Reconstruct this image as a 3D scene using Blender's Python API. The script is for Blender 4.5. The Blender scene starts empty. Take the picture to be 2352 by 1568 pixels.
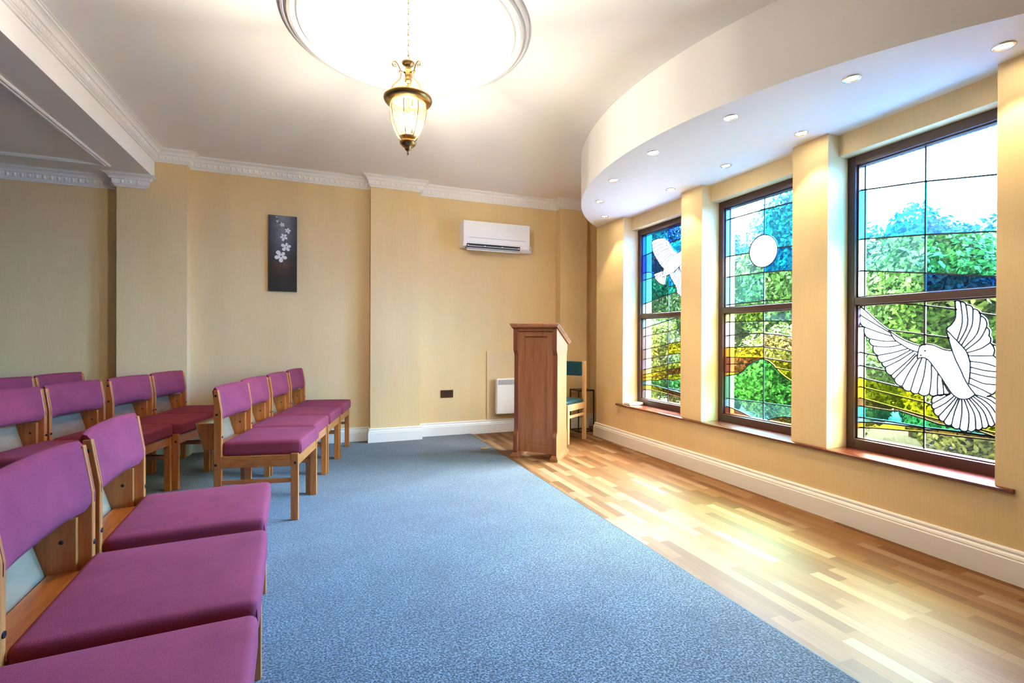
import bpy, bmesh, math, random
from mathutils import Vector, Matrix
from mathutils.geometry import delaunay_2d_cdt
random.seed(7)
PI = math.pi
C = bpy.context.scene.collection
scene = bpy.context.scene

# ------------------------------------------------------------------ dimensions (metres, camera stands at x=0 y=0)
XR = 3.073      # window wall
YB = 5.67       # back wall
YP = 5.541      # pilaster faces on the back wall
ZC = 2.95       # ceiling
ZS = 2.507      # soffit underside
XBEAM, ZBEAM = -1.499, 2.68
YN, XL = -1.3, -5.2   # near wall and left wall, both out of the frame
XCARPET = 1.676

# ------------------------------------------------------------------ materials
def new_mat(name):
    m = bpy.data.materials.new(name); m.use_nodes = True
    nt = m.node_tree
    return m, nt, nt.nodes['Principled BSDF'], nt.nodes['Material Output']

def N(nt, t, **kw):
    n = nt.nodes.new(t)
    for k, v in kw.items():
        if k in n.inputs: n.inputs[k].default_value = v
        else: setattr(n, k, v)
    return n

def simple(name, col, rough=.5, metal=0., spec=.5, coat=0., sheen=0., bump=None):
    m, nt, b, o = new_mat(name)
    b.inputs['Base Color'].default_value = (*col, 1)
    b.inputs['Roughness'].default_value = rough
    b.inputs['Metallic'].default_value = metal
    b.inputs['Specular IOR Level'].default_value = spec
    b.inputs['Coat Weight'].default_value = coat
    b.inputs['Sheen Weight'].default_value = sheen
    if bump:
        tc = N(nt, 'ShaderNodeTexCoord'); nz = N(nt, 'ShaderNodeTexNoise', Scale=bump[0], Detail=4.)
        bp = N(nt, 'ShaderNodeBump', Strength=bump[1], Distance=.002)
        nt.links.new(tc.outputs['Object'], nz.inputs['Vector'])
        nt.links.new(nz.outputs['Fac'], bp.inputs['Height'])
        nt.links.new(bp.outputs['Normal'], b.inputs['Normal'])
    return m

def ramp(nt, stops):
    r = N(nt, 'ShaderNodeValToRGB')
    e = r.color_ramp.elements
    while len(e) < len(stops): e.new(.5)
    for el, (p, c) in zip(e, stops):
        el.position = p; el.color = (*c, 1)
    return r

def streaky(name, stops, scale, rough=.5, bump=.1, dist=.002, detail=6., coat=0., sheen=0., rot=(0, 0, 0), second=None, spec=.5):
    """noise stretched along an axis: wallpaper, wood grain"""
    m, nt, b, o = new_mat(name)
    tc = N(nt, 'ShaderNodeTexCoord'); mp = N(nt, 'ShaderNodeMapping')
    mp.inputs['Scale'].default_value = scale; mp.inputs['Rotation'].default_value = rot
    nz = N(nt, 'ShaderNodeTexNoise', Scale=1., Detail=detail, Roughness=.6)
    r = ramp(nt, stops)
    nt.links.new(tc.outputs['Object'], mp.inputs['Vector'])
    nt.links.new(mp.outputs['Vector'], nz.inputs['Vector'])
    nt.links.new(nz.outputs['Fac'], r.inputs['Fac'])
    col = r.outputs['Color']
    if second:
        mp2 = N(nt, 'ShaderNodeMapping'); mp2.inputs['Scale'].default_value = second[0]
        nz2 = N(nt, 'ShaderNodeTexNoise', Scale=1., Detail=3.)
        mx = N(nt, 'ShaderNodeMix', data_type='RGBA', blend_type='MULTIPLY')
        mx.inputs['Factor'].default_value = 1.
        r2 = ramp(nt, second[1])
        nt.links.new(tc.outputs['Object'], mp2.inputs['Vector']); nt.links.new(mp2.outputs['Vector'], nz2.inputs['Vector'])
        nt.links.new(nz2.outputs['Fac'], r2.inputs['Fac'])
        nt.links.new(col, mx.inputs[6]); nt.links.new(r2.outputs['Color'], mx.inputs[7])
        col = mx.outputs[2]
    nt.links.new(col, b.inputs['Base Color'])
    b.inputs['Roughness'].default_value = rough
    b.inputs['Specular IOR Level'].default_value = spec
    b.inputs['Coat Weight'].default_value = coat
    b.inputs['Sheen Weight'].default_value = sheen
    if bump:
        bp = N(nt, 'ShaderNodeBump', Strength=bump, Distance=dist)
        nt.links.new(nz.outputs['Fac'], bp.inputs['Height']); nt.links.new(bp.outputs['Normal'], b.inputs['Normal'])
    return m

M = {}
M['paper'] = streaky('wallpaper', [(.2, (.69, .505, .26)), (.5, (.74, .555, .30)), (.8, (.765, .585, .33))], (230, 230, 7), rough=.75, bump=.14, dist=.001,
                     second=((5, 5, .8), [(.3, (.95, .94, .92)), (.7, (1, 1, 1))]), spec=.3)
M['ceiling'] = simple('ceiling_paint', (.88, .865, .85), .85, spec=.2, bump=(90, .05))
M['soffit'] = simple('soffit_paint', (.80, .80, .80), .8, spec=.2)
M['trim'] = simple('white_gloss_paint', (.80, .79, .76), .35)
M['plaster'] = simple('white_plaster', (.82, .81, .80), .6)

def carpet_mat():
    m, nt, b, o = new_mat('blue_grey_carpet')
    tc = N(nt, 'ShaderNodeTexCoord')
    n1 = N(nt, 'ShaderNodeTexNoise', Scale=125., Detail=3., Roughness=.75)
    n2 = N(nt, 'ShaderNodeTexNoise', Scale=3.2, Detail=4., Roughness=.6)
    v = N(nt, 'ShaderNodeTexVoronoi', Scale=150.)
    for n in (n1, n2, v): nt.links.new(tc.outputs['Object'], n.inputs['Vector'])
    r = ramp(nt, [(.38, (.0035, .0052, .0088)), (.5, (.0345, .0435, .055)), (.60, (.125, .14, .152))])
    nt.links.new(n1.outputs['Fac'], r.inputs['Fac'])
    r2 = ramp(nt, [(.3, (.72, .72, .74)), (.7, (1.1, 1.1, 1.1))])
    nt.links.new(n2.outputs['Fac'], r2.inputs['Fac'])
    mx = N(nt, 'ShaderNodeMix', data_type='RGBA', blend_type='MULTIPLY'); mx.inputs['Factor'].default_value = 1.
    nt.links.new(r.outputs['Color'], mx.inputs[6]); nt.links.new(r2.outputs['Color'], mx.inputs[7])
    nt.links.new(mx.outputs[2], b.inputs['Base Color'])
    b.inputs['Roughness'].default_value = .95; b.inputs['Specular IOR Level'].default_value = .1
    b.inputs['Sheen Weight'].default_value = .25
    ad = N(nt, 'ShaderNodeMath', operation='ADD')
    nt.links.new(n1.outputs['Fac'], ad.inputs[0]); nt.links.new(v.outputs['Distance'], ad.inputs[1])
    bp = N(nt, 'ShaderNodeBump', Strength=.4, Distance=.004)
    nt.links.new(ad.outputs[0], bp.inputs['Height']); nt.links.new(bp.outputs['Normal'], b.inputs['Normal'])
    return m
M['carpet'] = carpet_mat()

def floor_mat():
    m, nt, b, o = new_mat('oak_strip_floor')
    tc = N(nt, 'ShaderNodeTexCoord')
    mp = N(nt, 'ShaderNodeMapping'); mp.inputs['Rotation'].default_value = (0, 0, PI/2)
    br = N(nt, 'ShaderNodeTexBrick', offset=.37, offset_frequency=2, squash=.7, squash_frequency=3)
    br.inputs['Scale'].default_value = 1.; br.inputs['Brick Width'].default_value = .42; br.inputs['Row Height'].default_value = .064
    br.inputs['Mortar Size'].default_value = .0006; br.inputs['Mortar Smooth'].default_value = .2; br.inputs['Bias'].default_value = 0.
    br.inputs['Color1'].default_value = (0, 0, 0, 1); br.inputs['Color2'].default_value = (1, 1, 1, 1); br.inputs['Mortar'].default_value = (.05, .05, .05, 1)
    nt.links.new(tc.outputs['Object'], mp.inputs['Vector']); nt.links.new(mp.outputs['Vector'], br.inputs['Vector'])
    r = ramp(nt, [(.0, (.115, .046, .015)), (.3, (.165, .071, .024)), (.6, (.20, .096, .037)), (.85, (.235, .130, .06)), (1., (.27, .17, .092))])
    nt.links.new(br.outputs['Color'], r.inputs['Fac'])
    mp2 = N(nt, 'ShaderNodeMapping'); mp2.inputs['Scale'].default_value = (130, 5, 1)
    nz = N(nt, 'ShaderNodeTexNoise', Scale=1., Detail=5., Distortion=.6)
    nt.links.new(tc.outputs['Object'], mp2.inputs['Vector']); nt.links.new(mp2.outputs['Vector'], nz.inputs['Vector'])
    r2 = ramp(nt, [(.3, (.80, .78, .74)), (.65, (1.05, 1.05, 1.05))])
    nt.links.new(nz.outputs['Fac'], r2.inputs['Fac'])
    mx = N(nt, 'ShaderNodeMix', data_type='RGBA', blend_type='MULTIPLY'); mx.inputs['Factor'].default_value = 1.
    nt.links.new(r.outputs['Color'], mx.inputs[6]); nt.links.new(r2.outputs['Color'], mx.inputs[7])
    nt.links.new(mx.outputs[2], b.inputs['Base Color'])
    b.inputs['Roughness'].default_value = .5; b.inputs['Specular IOR Level'].default_value = .085
    b.inputs['Coat Weight'].default_value = .0; b.inputs['Coat Roughness'].default_value = .25
    bp = N(nt, 'ShaderNodeBump', Strength=.05, Distance=.002)
    nt.links.new(nz.outputs['Fac'], bp.inputs['Height']); nt.links.new(bp.outputs['Normal'], b.inputs['Normal'])
    return m
M['oak'] = floor_mat()

WOOD = [(.3, (.36, .094, .0145)), (.55, (.47, .145, .027)), (.75, (.55, .195, .045))]
M['beech'] = streaky('beech_wood', WOOD, (14, 60, 60), rough=.38, bump=.04, coat=.2)
M['beech_up'] = streaky('beech_wood_upright', WOOD, (70, 70, 5), rough=.38, bump=.04, coat=.2)
M['beech_cross'] = streaky('beech_wood_crosswise', WOOD, (60, 8, 60), rough=.38, bump=.04, coat=.2)
M['ply'] = streaky('birch_plywood', [(.3, (.245, .14, .066)), (.6, (.30, .185, .094)), (.8, (.345, .225, .122))], (10, 6, 14), rough=.7, bump=.03, spec=.08)
M['bolt'] = simple('dark_bolt_metal', (.02, .018, .016), .4, .6)
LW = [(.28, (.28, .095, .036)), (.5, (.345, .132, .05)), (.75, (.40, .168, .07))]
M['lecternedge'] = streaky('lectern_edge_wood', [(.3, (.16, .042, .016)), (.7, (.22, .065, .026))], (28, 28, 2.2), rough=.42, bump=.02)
M['lectern'] = streaky('lectern_wood', LW, (28, 28, 2.2), rough=.42, bump=.03, coat=.15, detail=3.)
M['pine'] = streaky('pale_chair_wood', [(.3, (.60, .34, .15)), (.6, (.70, .44, .21)), (.8, (.75, .52, .28))], (60, 60, 5), rough=.4, bump=.03)

def fabric(name, c1, c2, scale=620.):
    m, nt, b, o = new_mat(name)
    tc = N(nt, 'ShaderNodeTexCoord')
    v = N(nt, 'ShaderNodeTexVoronoi', Scale=scale)
    n2 = N(nt, 'ShaderNodeTexNoise', Scale=9., Detail=4.)
    n3 = N(nt, 'ShaderNodeTexNoise', Scale=scale*1.3, Detail=1.)
    for n in (v, n2, n3): nt.links.new(tc.outputs['Object'], n.inputs['Vector'])
    mx = N(nt, 'ShaderNodeMix', data_type='RGBA')
    mx.inputs[6].default_value = (*c1, 1); mx.inputs[7].default_value = (*c2, 1)
    nt.links.new(n3.outputs['Fac'], mx.inputs['Factor'])
    r2 = ramp(nt, [(.3, (.88, .88, .88)), (.7, (1.06, 1.06, 1.06))]); nt.links.new(n2.outputs['Fac'], r2.inputs['Fac'])
    mm = N(nt, 'ShaderNodeMix', data_type='RGBA', blend_type='MULTIPLY'); mm.inputs['Factor'].default_value = 1.
    nt.links.new(mx.outputs[2], mm.inputs[6]); nt.links.new(r2.outputs['Color'], mm.inputs[7])
    nt.links.new(mm.outputs[2], b.inputs['Base Color'])
    b.inputs['Roughness'].default_value = .95; b.inputs['Specular IOR Level'].default_value = .06
    b.inputs['Sheen Weight'].default_value = .03; b.inputs['Sheen Roughness'].default_value = .4
    b.inputs['Sheen Tint'].default_value = (.95, .7, .9, 1)
    bp = N(nt, 'ShaderNodeBump', Strength=.28, Distance=.0015)
    nt.links.new(v.outputs['Distance'], bp.inputs['Height']); nt.links.new(bp.outputs['Normal'], b.inputs['Normal'])
    return m
M['purple'] = fabric('purple_wool_fabric', (.175, .020, .039), (.335, .068, .09))
M['seam'] = simple('dark_purple_thread', (.06, .01, .035), .9)
M['teal'] = simple('teal_vinyl', (.004, .055, .068), .38, bump=(300, .08))
M['brass'] = simple('antique_brass', (.36, .23, .085), .26, 1.)
M['chrome'] = simple('brushed_chrome', (.75, .74, .72), .2, 1.)
M['blackmetal'] = simple('black_painted_metal', (.012, .011, .011), .45)
M['mahogany'] = simple('mahogany_gloss', (.115, .022, .012), .22, coat=.4)
M['frame'] = simple('dark_brown_frame', (.055, .020, .016), .4)
M['lead'] = simple('window_lead', (.018, .02, .024), .55, .3)
M['leadthin'] = simple('painted_feather_line', (.035, .06, .07), .6)
M['plastic'] = simple('white_plastic', (.82, .82, .82), .3)
M['greyplastic'] = simple('grey_plastic', (.35, .37, .40), .4)
M['darkslot'] = simple('dark_slot', (.012, .013, .016), .5)
M['bluegrey'] = simple('blue_grey_stripe', (.42, .50, .58), .35)
M['socket'] = simple('bronze_socket_plate', (.10, .048, .028), .35, .7)
M['cream'] = streaky('cream_board', [(.3, (.66, .505, .29)), (.7, (.69, .535, .315))], (6, 6, 2), rough=.6, bump=0)
M['carpetedge'] = simple('carpet_edge_strip', (.02, .017, .014), .7)

def emit(name, col, s):
    m = bpy.data.materials.new(name); m.use_nodes = True
    nt = m.node_tree; nt.nodes.remove(nt.nodes['Principled BSDF'])
    e = N(nt, 'ShaderNodeEmission'); e.inputs['Color'].default_value = (*col, 1); e.inputs['Strength'].default_value = s
    nt.links.new(e.outputs[0], nt.nodes['Material Output'].inputs['Surface'])
    return m
M['bulb'] = emit('lamp_bulb_glow', (1., .84, .60), 9.)
M['led'] = emit('downlight_glow', (1., .86, .62), 14.)

def glass(name, col, milk=.004):
    """coloured textured window glass: tinted see-through with a fine ripple, a little milkiness, a surface sheen"""
    m = bpy.data.materials.new('glass_'+name); m.use_nodes = True
    nt = m.node_tree; nt.nodes.remove(nt.nodes['Principled BSDF'])
    tc = N(nt, 'ShaderNodeTexCoord'); mp = N(nt, 'ShaderNodeMapping'); mp.inputs['Scale'].default_value = (1, 55, 38)
    nz = N(nt, 'ShaderNodeTexNoise', Scale=1., Detail=3., Distortion=1.5)
    nt.links.new(tc.outputs['Object'], mp.inputs['Vector']); nt.links.new(mp.outputs['Vector'], nz.inputs['Vector'])
    r = ramp(nt, [(.32, tuple(c*.72 for c in col)), (.6, col), (.8, tuple(min(1., c*1.15+.03) for c in col))])
    nt.links.new(nz.outputs['Fac'], r.inputs['Fac'])
    t = N(nt, 'ShaderNodeBsdfTransparent'); nt.links.new(r.outputs['Color'], t.inputs['Color'])
    tl = N(nt, 'ShaderNodeBsdfTranslucent'); nt.links.new(r.outputs['Color'], tl.inputs['Color'])
    mx = N(nt, 'ShaderNodeMixShader'); mx.inputs[0].default_value = milk
    nt.links.new(t.outputs[0], mx.inputs[1]); nt.links.new(tl.outputs[0], mx.inputs[2])
    g = N(nt, 'ShaderNodeBsdfGlossy'); g.inputs['Roughness'].default_value = .12
    bp = N(nt, 'ShaderNodeBump', Strength=.4, Distance=.004)
    nt.links.new(nz.outputs['Fac'], bp.inputs['Height']); nt.links.new(bp.outputs['Normal'], g.inputs['Normal'])
    m2 = N(nt, 'ShaderNodeMixShader'); m2.inputs[0].default_value = .04
    nt.links.new(mx.outputs[0], m2.inputs[1]); nt.links.new(g.outputs[0], m2.inputs[2])
    nt.links.new(m2.outputs[0], nt.nodes['Material Output'].inputs['Surface'])
    return m
GCOL = dict(sky_blue=(.30, .62, 1.), cyan_blue=(.04, .46, .95), aqua=(.32, .80, .76), pale_green=(.70, .95, .74), mid_blue=(.02, .26, .80),
    sea_green=(.14, .68, .60), deep_blue=(.008, .10, .62), clear_green=(.78, .92, .66), leaf_clear=(.80, .93, .64), pale_lilac=(.82, .80, .80),
    pale_olive=(.80, .82, .50), yellow=(.88, .70, .02), umber=(.36, .20, .06), green_teal=(.10, .68, .46), ice_blue=(.35, .70, .95),
    orange=(.85, .52, .04), straw=(.88, .76, .38), pale_rose=(.86, .74, .66), pale_pink=(.86, .74, .72), azure=(.16, .50, .96), pale_aqua=(.58, .92, .84),
    cyan=(.04, .50, .98), cyan_deep=(.01, .33, .92), olive_light=(.72, .74, .22), clear=(.86, .90, .72), cream=(.86, .80, .58), amber=(.80, .45, .03),
    red_brown=(.36, .10, .04), green=(.16, .66, .26), rose_brown=(.60, .36, .26), tan=(.72, .54, .32), ochre=(.60, .42, .05), teal=(.03, .56, .64),
    cream_green=(.80, .84, .56), amber_light=(.80, .58, .14), teal_green=(.20, .58, .44))
def opal():
    m = bpy.data.materials.new('glass_white_opal'); m.use_nodes = True
    nt = m.node_tree; b = nt.nodes['Principled BSDF']
    b.inputs['Base Color'].default_value = (.9, .9, .9, 1); b.inputs['Roughness'].default_value = .3
    tl = N(nt, 'ShaderNodeBsdfTranslucent'); tl.inputs['Color'].default_value = (.36, .38, .40, 1)
    mx = N(nt, 'ShaderNodeMixShader'); mx.inputs[0].default_value = .8
    nt.links.new(b.outputs[0], mx.inputs[1]); nt.links.new(tl.outputs[0], mx.inputs[2])
    nt.links.new(mx.outputs[0], nt.nodes['Material Output'].inputs['Surface'])
    return m
MILK = dict(sky_blue=.14, azure=.012, cyan_blue=.012, mid_blue=.012, cyan=.006, cyan_deep=.005, aqua=.004, pale_aqua=.004)
MG = {k: glass(k, v, MILK.get(k, .0006)) for k, v in GCOL.items()}
MG['opal'] = opal()

def lampglass():
    m = bpy.data.materials.new('clear_lamp_glass'); m.use_nodes = True
    nt = m.node_tree; nt.nodes.remove(nt.nodes['Principled BSDF'])
    t = N(nt, 'ShaderNodeBsdfTransparent'); t.inputs['Color'].default_value = (1., .97, .88, 1)
    tl = N(nt, 'ShaderNodeBsdfTranslucent'); tl.inputs['Color'].default_value = (1, .93, .76, 1)
    g = N(nt, 'ShaderNodeBsdfGlossy'); g.inputs['Roughness'].default_value = .08
    lw = N(nt, 'ShaderNodeLayerWeight', Blend=.35)
    m1 = N(nt, 'ShaderNodeMixShader'); m1.inputs[0].default_value = .003
    nt.links.new(t.outputs[0], m1.inputs[1]); nt.links.new(tl.outputs[0], m1.inputs[2])
    m2 = N(nt, 'ShaderNodeMixShader')
    sc_ = N(nt, 'ShaderNodeMath', operation='MULTIPLY'); sc_.inputs[1].default_value = .3
    nt.links.new(lw.outputs['Fresnel'], sc_.inputs[0]); nt.links.new(sc_.outputs[0], m2.inputs[0])
    nt.links.new(m1.outputs[0], m2.inputs[1]); nt.links.new(g.outputs[0], m2.inputs[2])
    nt.links.new(m2.outputs[0], nt.nodes['Material Output'].inputs['Surface'])
    return m
M['lampglass'] = lampglass()

def picture_mat():
    m, nt, b, o = new_mat('canvas_dark_gradient')
    tc = N(nt, 'ShaderNodeTexCoord'); sp = N(nt, 'ShaderNodeSeparateXYZ'); nt.links.new(tc.outputs['Generated'], sp.inputs[0])
    r = ramp(nt, [(0., (.006, .005, .005)), (.2, (.02, .011, .009)), (.34, (.06, .026, .018)), (.48, (.05, .045, .05)), (.7, (.115, .13, .16)), (1., (.17, .18, .215))])
    nt.links.new(sp.outputs['Z'], r.inputs['Fac'])
    # darker towards the left and right edges: part of the painted image
    m1 = N(nt, 'ShaderNodeMath', operation='SUBTRACT'); m1.inputs[1].default_value = .5
    m2 = N(nt, 'ShaderNodeMath', operation='ABSOLUTE'); nt.links.new(sp.outputs['X'], m1.inputs[0]); nt.links.new(m1.outputs[0], m2.inputs[0])
    r2 = ramp(nt, [(.05, (1.25, 1.25, 1.25)), (.3, (.62, .62, .64)), (.5, (.22, .23, .25))]); nt.links.new(m2.outputs[0], r2.inputs['Fac'])
    nz = N(nt, 'ShaderNodeTexNoise', Scale=22., Detail=4.); nt.links.new(tc.outputs['Object'], nz.inputs['Vector'])
    r3 = ramp(nt, [(.3, (.8, .8, .8)), (.7, (1.2, 1.2, 1.2))]); nt.links.new(nz.outputs['Fac'], r3.inputs['Fac'])
    a = N(nt, 'ShaderNodeMix', data_type='RGBA', blend_type='MULTIPLY'); a.inputs['Factor'].default_value = 1.
    c = N(nt, 'ShaderNodeMix', data_type='RGBA', blend_type='MULTIPLY'); c.inputs['Factor'].default_value = 1.
    nt.links.new(r.outputs['Color'], a.inputs[6]); nt.links.new(r2.outputs['Color'], a.inputs[7])
    nt.links.new(a.outputs[2], c.inputs[6]); nt.links.new(r3.outputs['Color'], c.inputs[7])
    nt.links.new(c.outputs[2], b.inputs['Base Color']); b.inputs['Roughness'].default_value = .55
    return m
M['canvas'] = picture_mat()
M['petal'] = simple('white_petal_paint', (.74, .75, .76), .5)
M['stem'] = simple('dark_stem_paint', (.012, .009, .009), .5)

def foliage(name, c1, c2):
    m, nt, b, o = new_mat(name)
    tc = N(nt, 'ShaderNodeTexCoord'); nz = N(nt, 'ShaderNodeTexNoise', Scale=2.6, Detail=5.)
    nt.links.new(tc.outputs['Object'], nz.inputs['Vector'])
    r = ramp(nt, [(.32, c1), (.7, c2)]); nt.links.new(nz.outputs['Fac'], r.inputs['Fac'])
    nt.links.new(r.outputs['Color'], b.inputs['Base Color']); b.inputs['Roughness'].default_value = .6
    tl = N(nt, 'ShaderNodeBsdfTranslucent'); nt.links.new(r.outputs['Color'], tl.inputs['Color'])
    mx = N(nt, 'ShaderNodeMixShader'); mx.inputs[0].default_value = .15
    nt.links.new(b.outputs[0], mx.inputs[1]); nt.links.new(tl.outputs[0], mx.inputs[2])
    nt.links.new(mx.outputs[0], o.inputs['Surface'])
    return m
M['leafdark'] = foliage('tree_leaves_dark', (.004, .026, .003), (.045, .135, .012))
M['leafmid'] = foliage('tree_leaves_mid', (.010, .048, .004), (.085, .19, .018))
M['leaflight'] = foliage('shrub_leaves_light', (.035, .085, .006), (.17, .24, .03))
M['bark'] = simple('tree_bark', (.12, .08, .05), .9, bump=(30, .4))
M['lawn'] = streaky('garden_grass', [(.3, (.012, .022, .005)), (.6, (.028, .04, .009)), (.8, (.044, .044, .016))], (3, 3, 3), rough=.9, bump=.3, dist=.02)
M['paving'] = streaky('pinkish_paving', [(.35, (.12, .085, .07)), (.6, (.19, .145, .125)), (.8, (.25, .20, .18))], (6, 6, 6), rough=.85, bump=.2)

# ------------------------------------------------------------------ mesh helpers
def obj(name, bm, mats, parent=None, smooth=False, angle=None):
    me = bpy.data.meshes.new(name)
    bmesh.ops.recalc_face_normals(bm, faces=bm.faces[:])
    bm.to_mesh(me); bm.free()
    if not isinstance(mats, (list, tuple)): mats = [mats]
    for m in mats: me.materials.append(m)
    if smooth:
        for p in me.polygons: p.use_smooth = True
        if angle is not None:
            try: me.set_sharp_from_angle(angle=angle)
            except Exception: pass
    o = bpy.data.objects.new(name, me); C.objects.link(o)
    if parent: o.parent = parent
    return o

def thing(name, label, cat, loc=(0, 0, 0), rotz=0., group=None):
    o = bpy.data.objects.new(name, None); C.objects.link(o)
    o.location = loc; o.rotation_euler = (0, 0, rotz); o.empty_display_size = .1
    o['label'] = label; o['category'] = cat
    if group: o['group'] = group
    return o

def tag(o, label, cat, group=None):
    o['label'] = label; o['category'] = cat
    if group: o['group'] = group
    return o

def struct(o, label=None, cat=None):
    o['kind'] = 'structure'
    if label: o['label'] = label
    if cat: o['category'] = cat
    return o

def box(bm, x0, x1, y0, y1, z0, z1, bev=0., mi=0, seg=2):
    vs = [bm.verts.new(p) for p in ((x0, y0, z0), (x1, y0, z0), (x1, y1, z0), (x0, y1, z0), (x0, y0, z1), (x1, y0, z1), (x1, y1, z1), (x0, y1, z1))]
    fs = [bm.faces.new([vs[i] for i in f]) for f in ((3, 2, 1, 0), (4, 5, 6, 7), (0, 1, 5, 4), (1, 2, 6, 5), (2, 3, 7, 6), (3, 0, 4, 7))]
    for f in fs: f.material_index = mi
    if bev:
        es = list({e for f in fs for e in f.edges})
        r = bmesh.ops.bevel(bm, geom=es, offset=bev, segments=seg, profile=.5, affect='EDGES')
        for f in r['faces']: f.material_index = mi
    return bm

def B(*a, **k):
    bm = bmesh.new(); box(bm, *a, **k); return bm

def prism(bm, pts, lo, hi, axis='z', bev=0., mi=0, seg=2):
    """pts: 2-D outline; axis: extrusion axis. axis y -> pts are (x,z); axis x -> pts are (y,z); axis z -> (x,y)"""
    def P(p, t):
        if axis == 'z': return (p[0], p[1], t)
        if axis == 'y': return (p[0], t, p[1])
        return (t, p[0], p[1])
    a = [bm.verts.new(P(p, lo)) for p in pts]; b = [bm.verts.new(P(p, hi)) for p in pts]
    fs = [bm.faces.new(a), bm.faces.new(b[::-1])]
    n = len(pts)
    for i in range(n): fs.append(bm.faces.new((a[i], b[i], b[(i+1) % n], a[(i+1) % n])))
    bmesh.ops.recalc_face_normals(bm, faces=fs)
    for f in fs: f.material_index = mi
    if bev:
        es = list({e for f in fs for e in f.edges})
        r = bmesh.ops.bevel(bm, geom=es, offset=bev, segments=seg, profile=.5, affect='EDGES')
        for f in r['faces']: f.material_index = mi
    return bm

def tube(bm, pts, r, seg=8, closed=False, mi=0):
    pts = [Vector(p) for p in pts]; n = len(pts); rings = []
    up = None
    for i, p in enumerate(pts):
        if closed: d = pts[(i+1) % n]-pts[i-1]
        else: d = pts[min(i+1, n-1)]-pts[max(i-1, 0)]
        d.normalize()
        if up is None: up = d.orthogonal().normalized()
        up = (up-d*up.dot(d)).normalized(); w = d.cross(up)
        rr = r[i] if isinstance(r, (list, tuple)) else r
        rings.append([bm.verts.new(p+(up*math.cos(t)+w*math.sin(t))*rr) for t in [2*PI*k/seg for k in range(seg)]])
    m = n if closed else n-1
    for i in range(m):
        a, b = rings[i], rings[(i+1) % n]
        for k in range(seg):
            f = bm.faces.new((a[k], a[(k+1) % seg], b[(k+1) % seg], b[k])); f.material_index = mi; f.smooth = True
    if not closed:
        bm.faces.new(rings[0][::-1]).material_index = mi; bm.faces.new(rings[-1]).material_index = mi
    return bm

def lathe(bm, prof, cx=0., cy=0., seg=40, mi=0, cap=False):
    rings = []
    for r, z in prof:
        if r < 1e-5: rings.append([bm.verts.new((cx, cy, z))])
        else: rings.append([bm.verts.new((cx+r*math.cos(2*PI*k/seg), cy+r*math.sin(2*PI*k/seg), z)) for k in range(seg)])
    for a, b in zip(rings, rings[1:]):
        for k in range(seg):
            k2 = (k+1) % seg
            if len(a) == 1 and len(b) == 1: continue
            if len(a) == 1: f = bm.faces.new((a[0], b[k2], b[k]))
            elif len(b) == 1: f = bm.faces.new((a[k], a[k2], b[0]))
            else: f = bm.faces.new((a[k], a[k2], b[k2], b[k]))
            f.material_index = mi; f.smooth = True
    return bm

def sweep(bm, path, prof, mi=0, ends=True):
    """plan path (x,y) with the room on its right hand side; prof = closed outline of (projection into room, z)"""
    n = len(path); P = [Vector((p[0], p[1])) for p in path]; rings = []
    for i in range(n):
        d0 = (P[i]-P[i-1]).normalized() if i > 0 else None
        d1 = (P[i+1]-P[i]).normalized() if i < n-1 else None
        if d0 is None: d0 = d1
        if d1 is None: d1 = d0
        n0 = Vector((d0.y, -d0.x)); n1 = Vector((d1.y, -d1.x))
        m = (n0+n1); m = m/m.dot(n0) if abs(m.dot(n0)) > 1e-6 else n0
        rings.append([bm.verts.new((P[i].x+m.x*p, P[i].y+m.y*p, z)) for p, z in prof])
    k = len(prof)
    for a, b in zip(rings, rings[1:]):
        for j in range(k):
            f = bm.faces.new((a[j], a[(j+1) % k], b[(j+1) % k], b[j])); f.material_index = mi
    if ends:
        bm.faces.new(rings[0][::-1]); bm.faces.new(rings[-1])
    return bm

def rbox(bm, hx, hy, hz, r, crown=0., dip=0., mi=0, mid=7):
    """rounded cushion centred on the origin"""
    def cs(h):
        e = [h, h-.10*r, h-.3*r, h-.6*r, h-r]
        inn = [(-1+2*i/(mid+1))*(h-r) for i in range(1, mid+1)]
        return [-v for v in e]+inn+e[::-1]
    def put(q):
        h = (hx, hy, hz); p = []
        inner = [max(-(h[i]-r), min(h[i]-r, q[i])) for i in range(3)]
        d = Vector([q[i]-inner[i] for i in range(3)])
        if d.length > 1e-9: d = d.normalized()*r
        p = Vector(inner)+d
        u, v = p.x/hx, p.y/hy
        if p.z > 0: p.z += crown*(1-u*u)*(1-v*v)
        return p
    X, Y, Z = cs(hx), cs(hy), cs(hz)
    grid = {}
    def V(q):
        k = tuple(round(c, 5) for c in q)
        if k not in grid: grid[k] = bm.verts.new(put(q))
        return grid[k]
    def patch(A, Bb, f):
        for i in range(len(A)-1):
            for j in range(len(Bb)-1):
                vs = [V(f(A[i], Bb[j])), V(f(A[i+1], Bb[j])), V(f(A[i+1], Bb[j+1])), V(f(A[i], Bb[j+1]))]
                if len(set(vs)) == 4:
                    fc = bm.faces.new(vs); fc.smooth = True; fc.material_index = mi
    for s in (-1, 1):
        patch(X, Y, lambda a, b: (a, b, s*hz)); patch(X, Z, lambda a, b: (a, s*hy, b)); patch(Y, Z, lambda a, b: (s*hx, a, b))
    return bm

def shift(bm, v):
    bmesh.ops.translate(bm, verts=bm.verts[:], vec=Vector(v)); return bm

def cyl(bm, p0, p1, r, seg=16, mi=0): return tube(bm, [p0, p1], r, seg, mi=mi)

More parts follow.
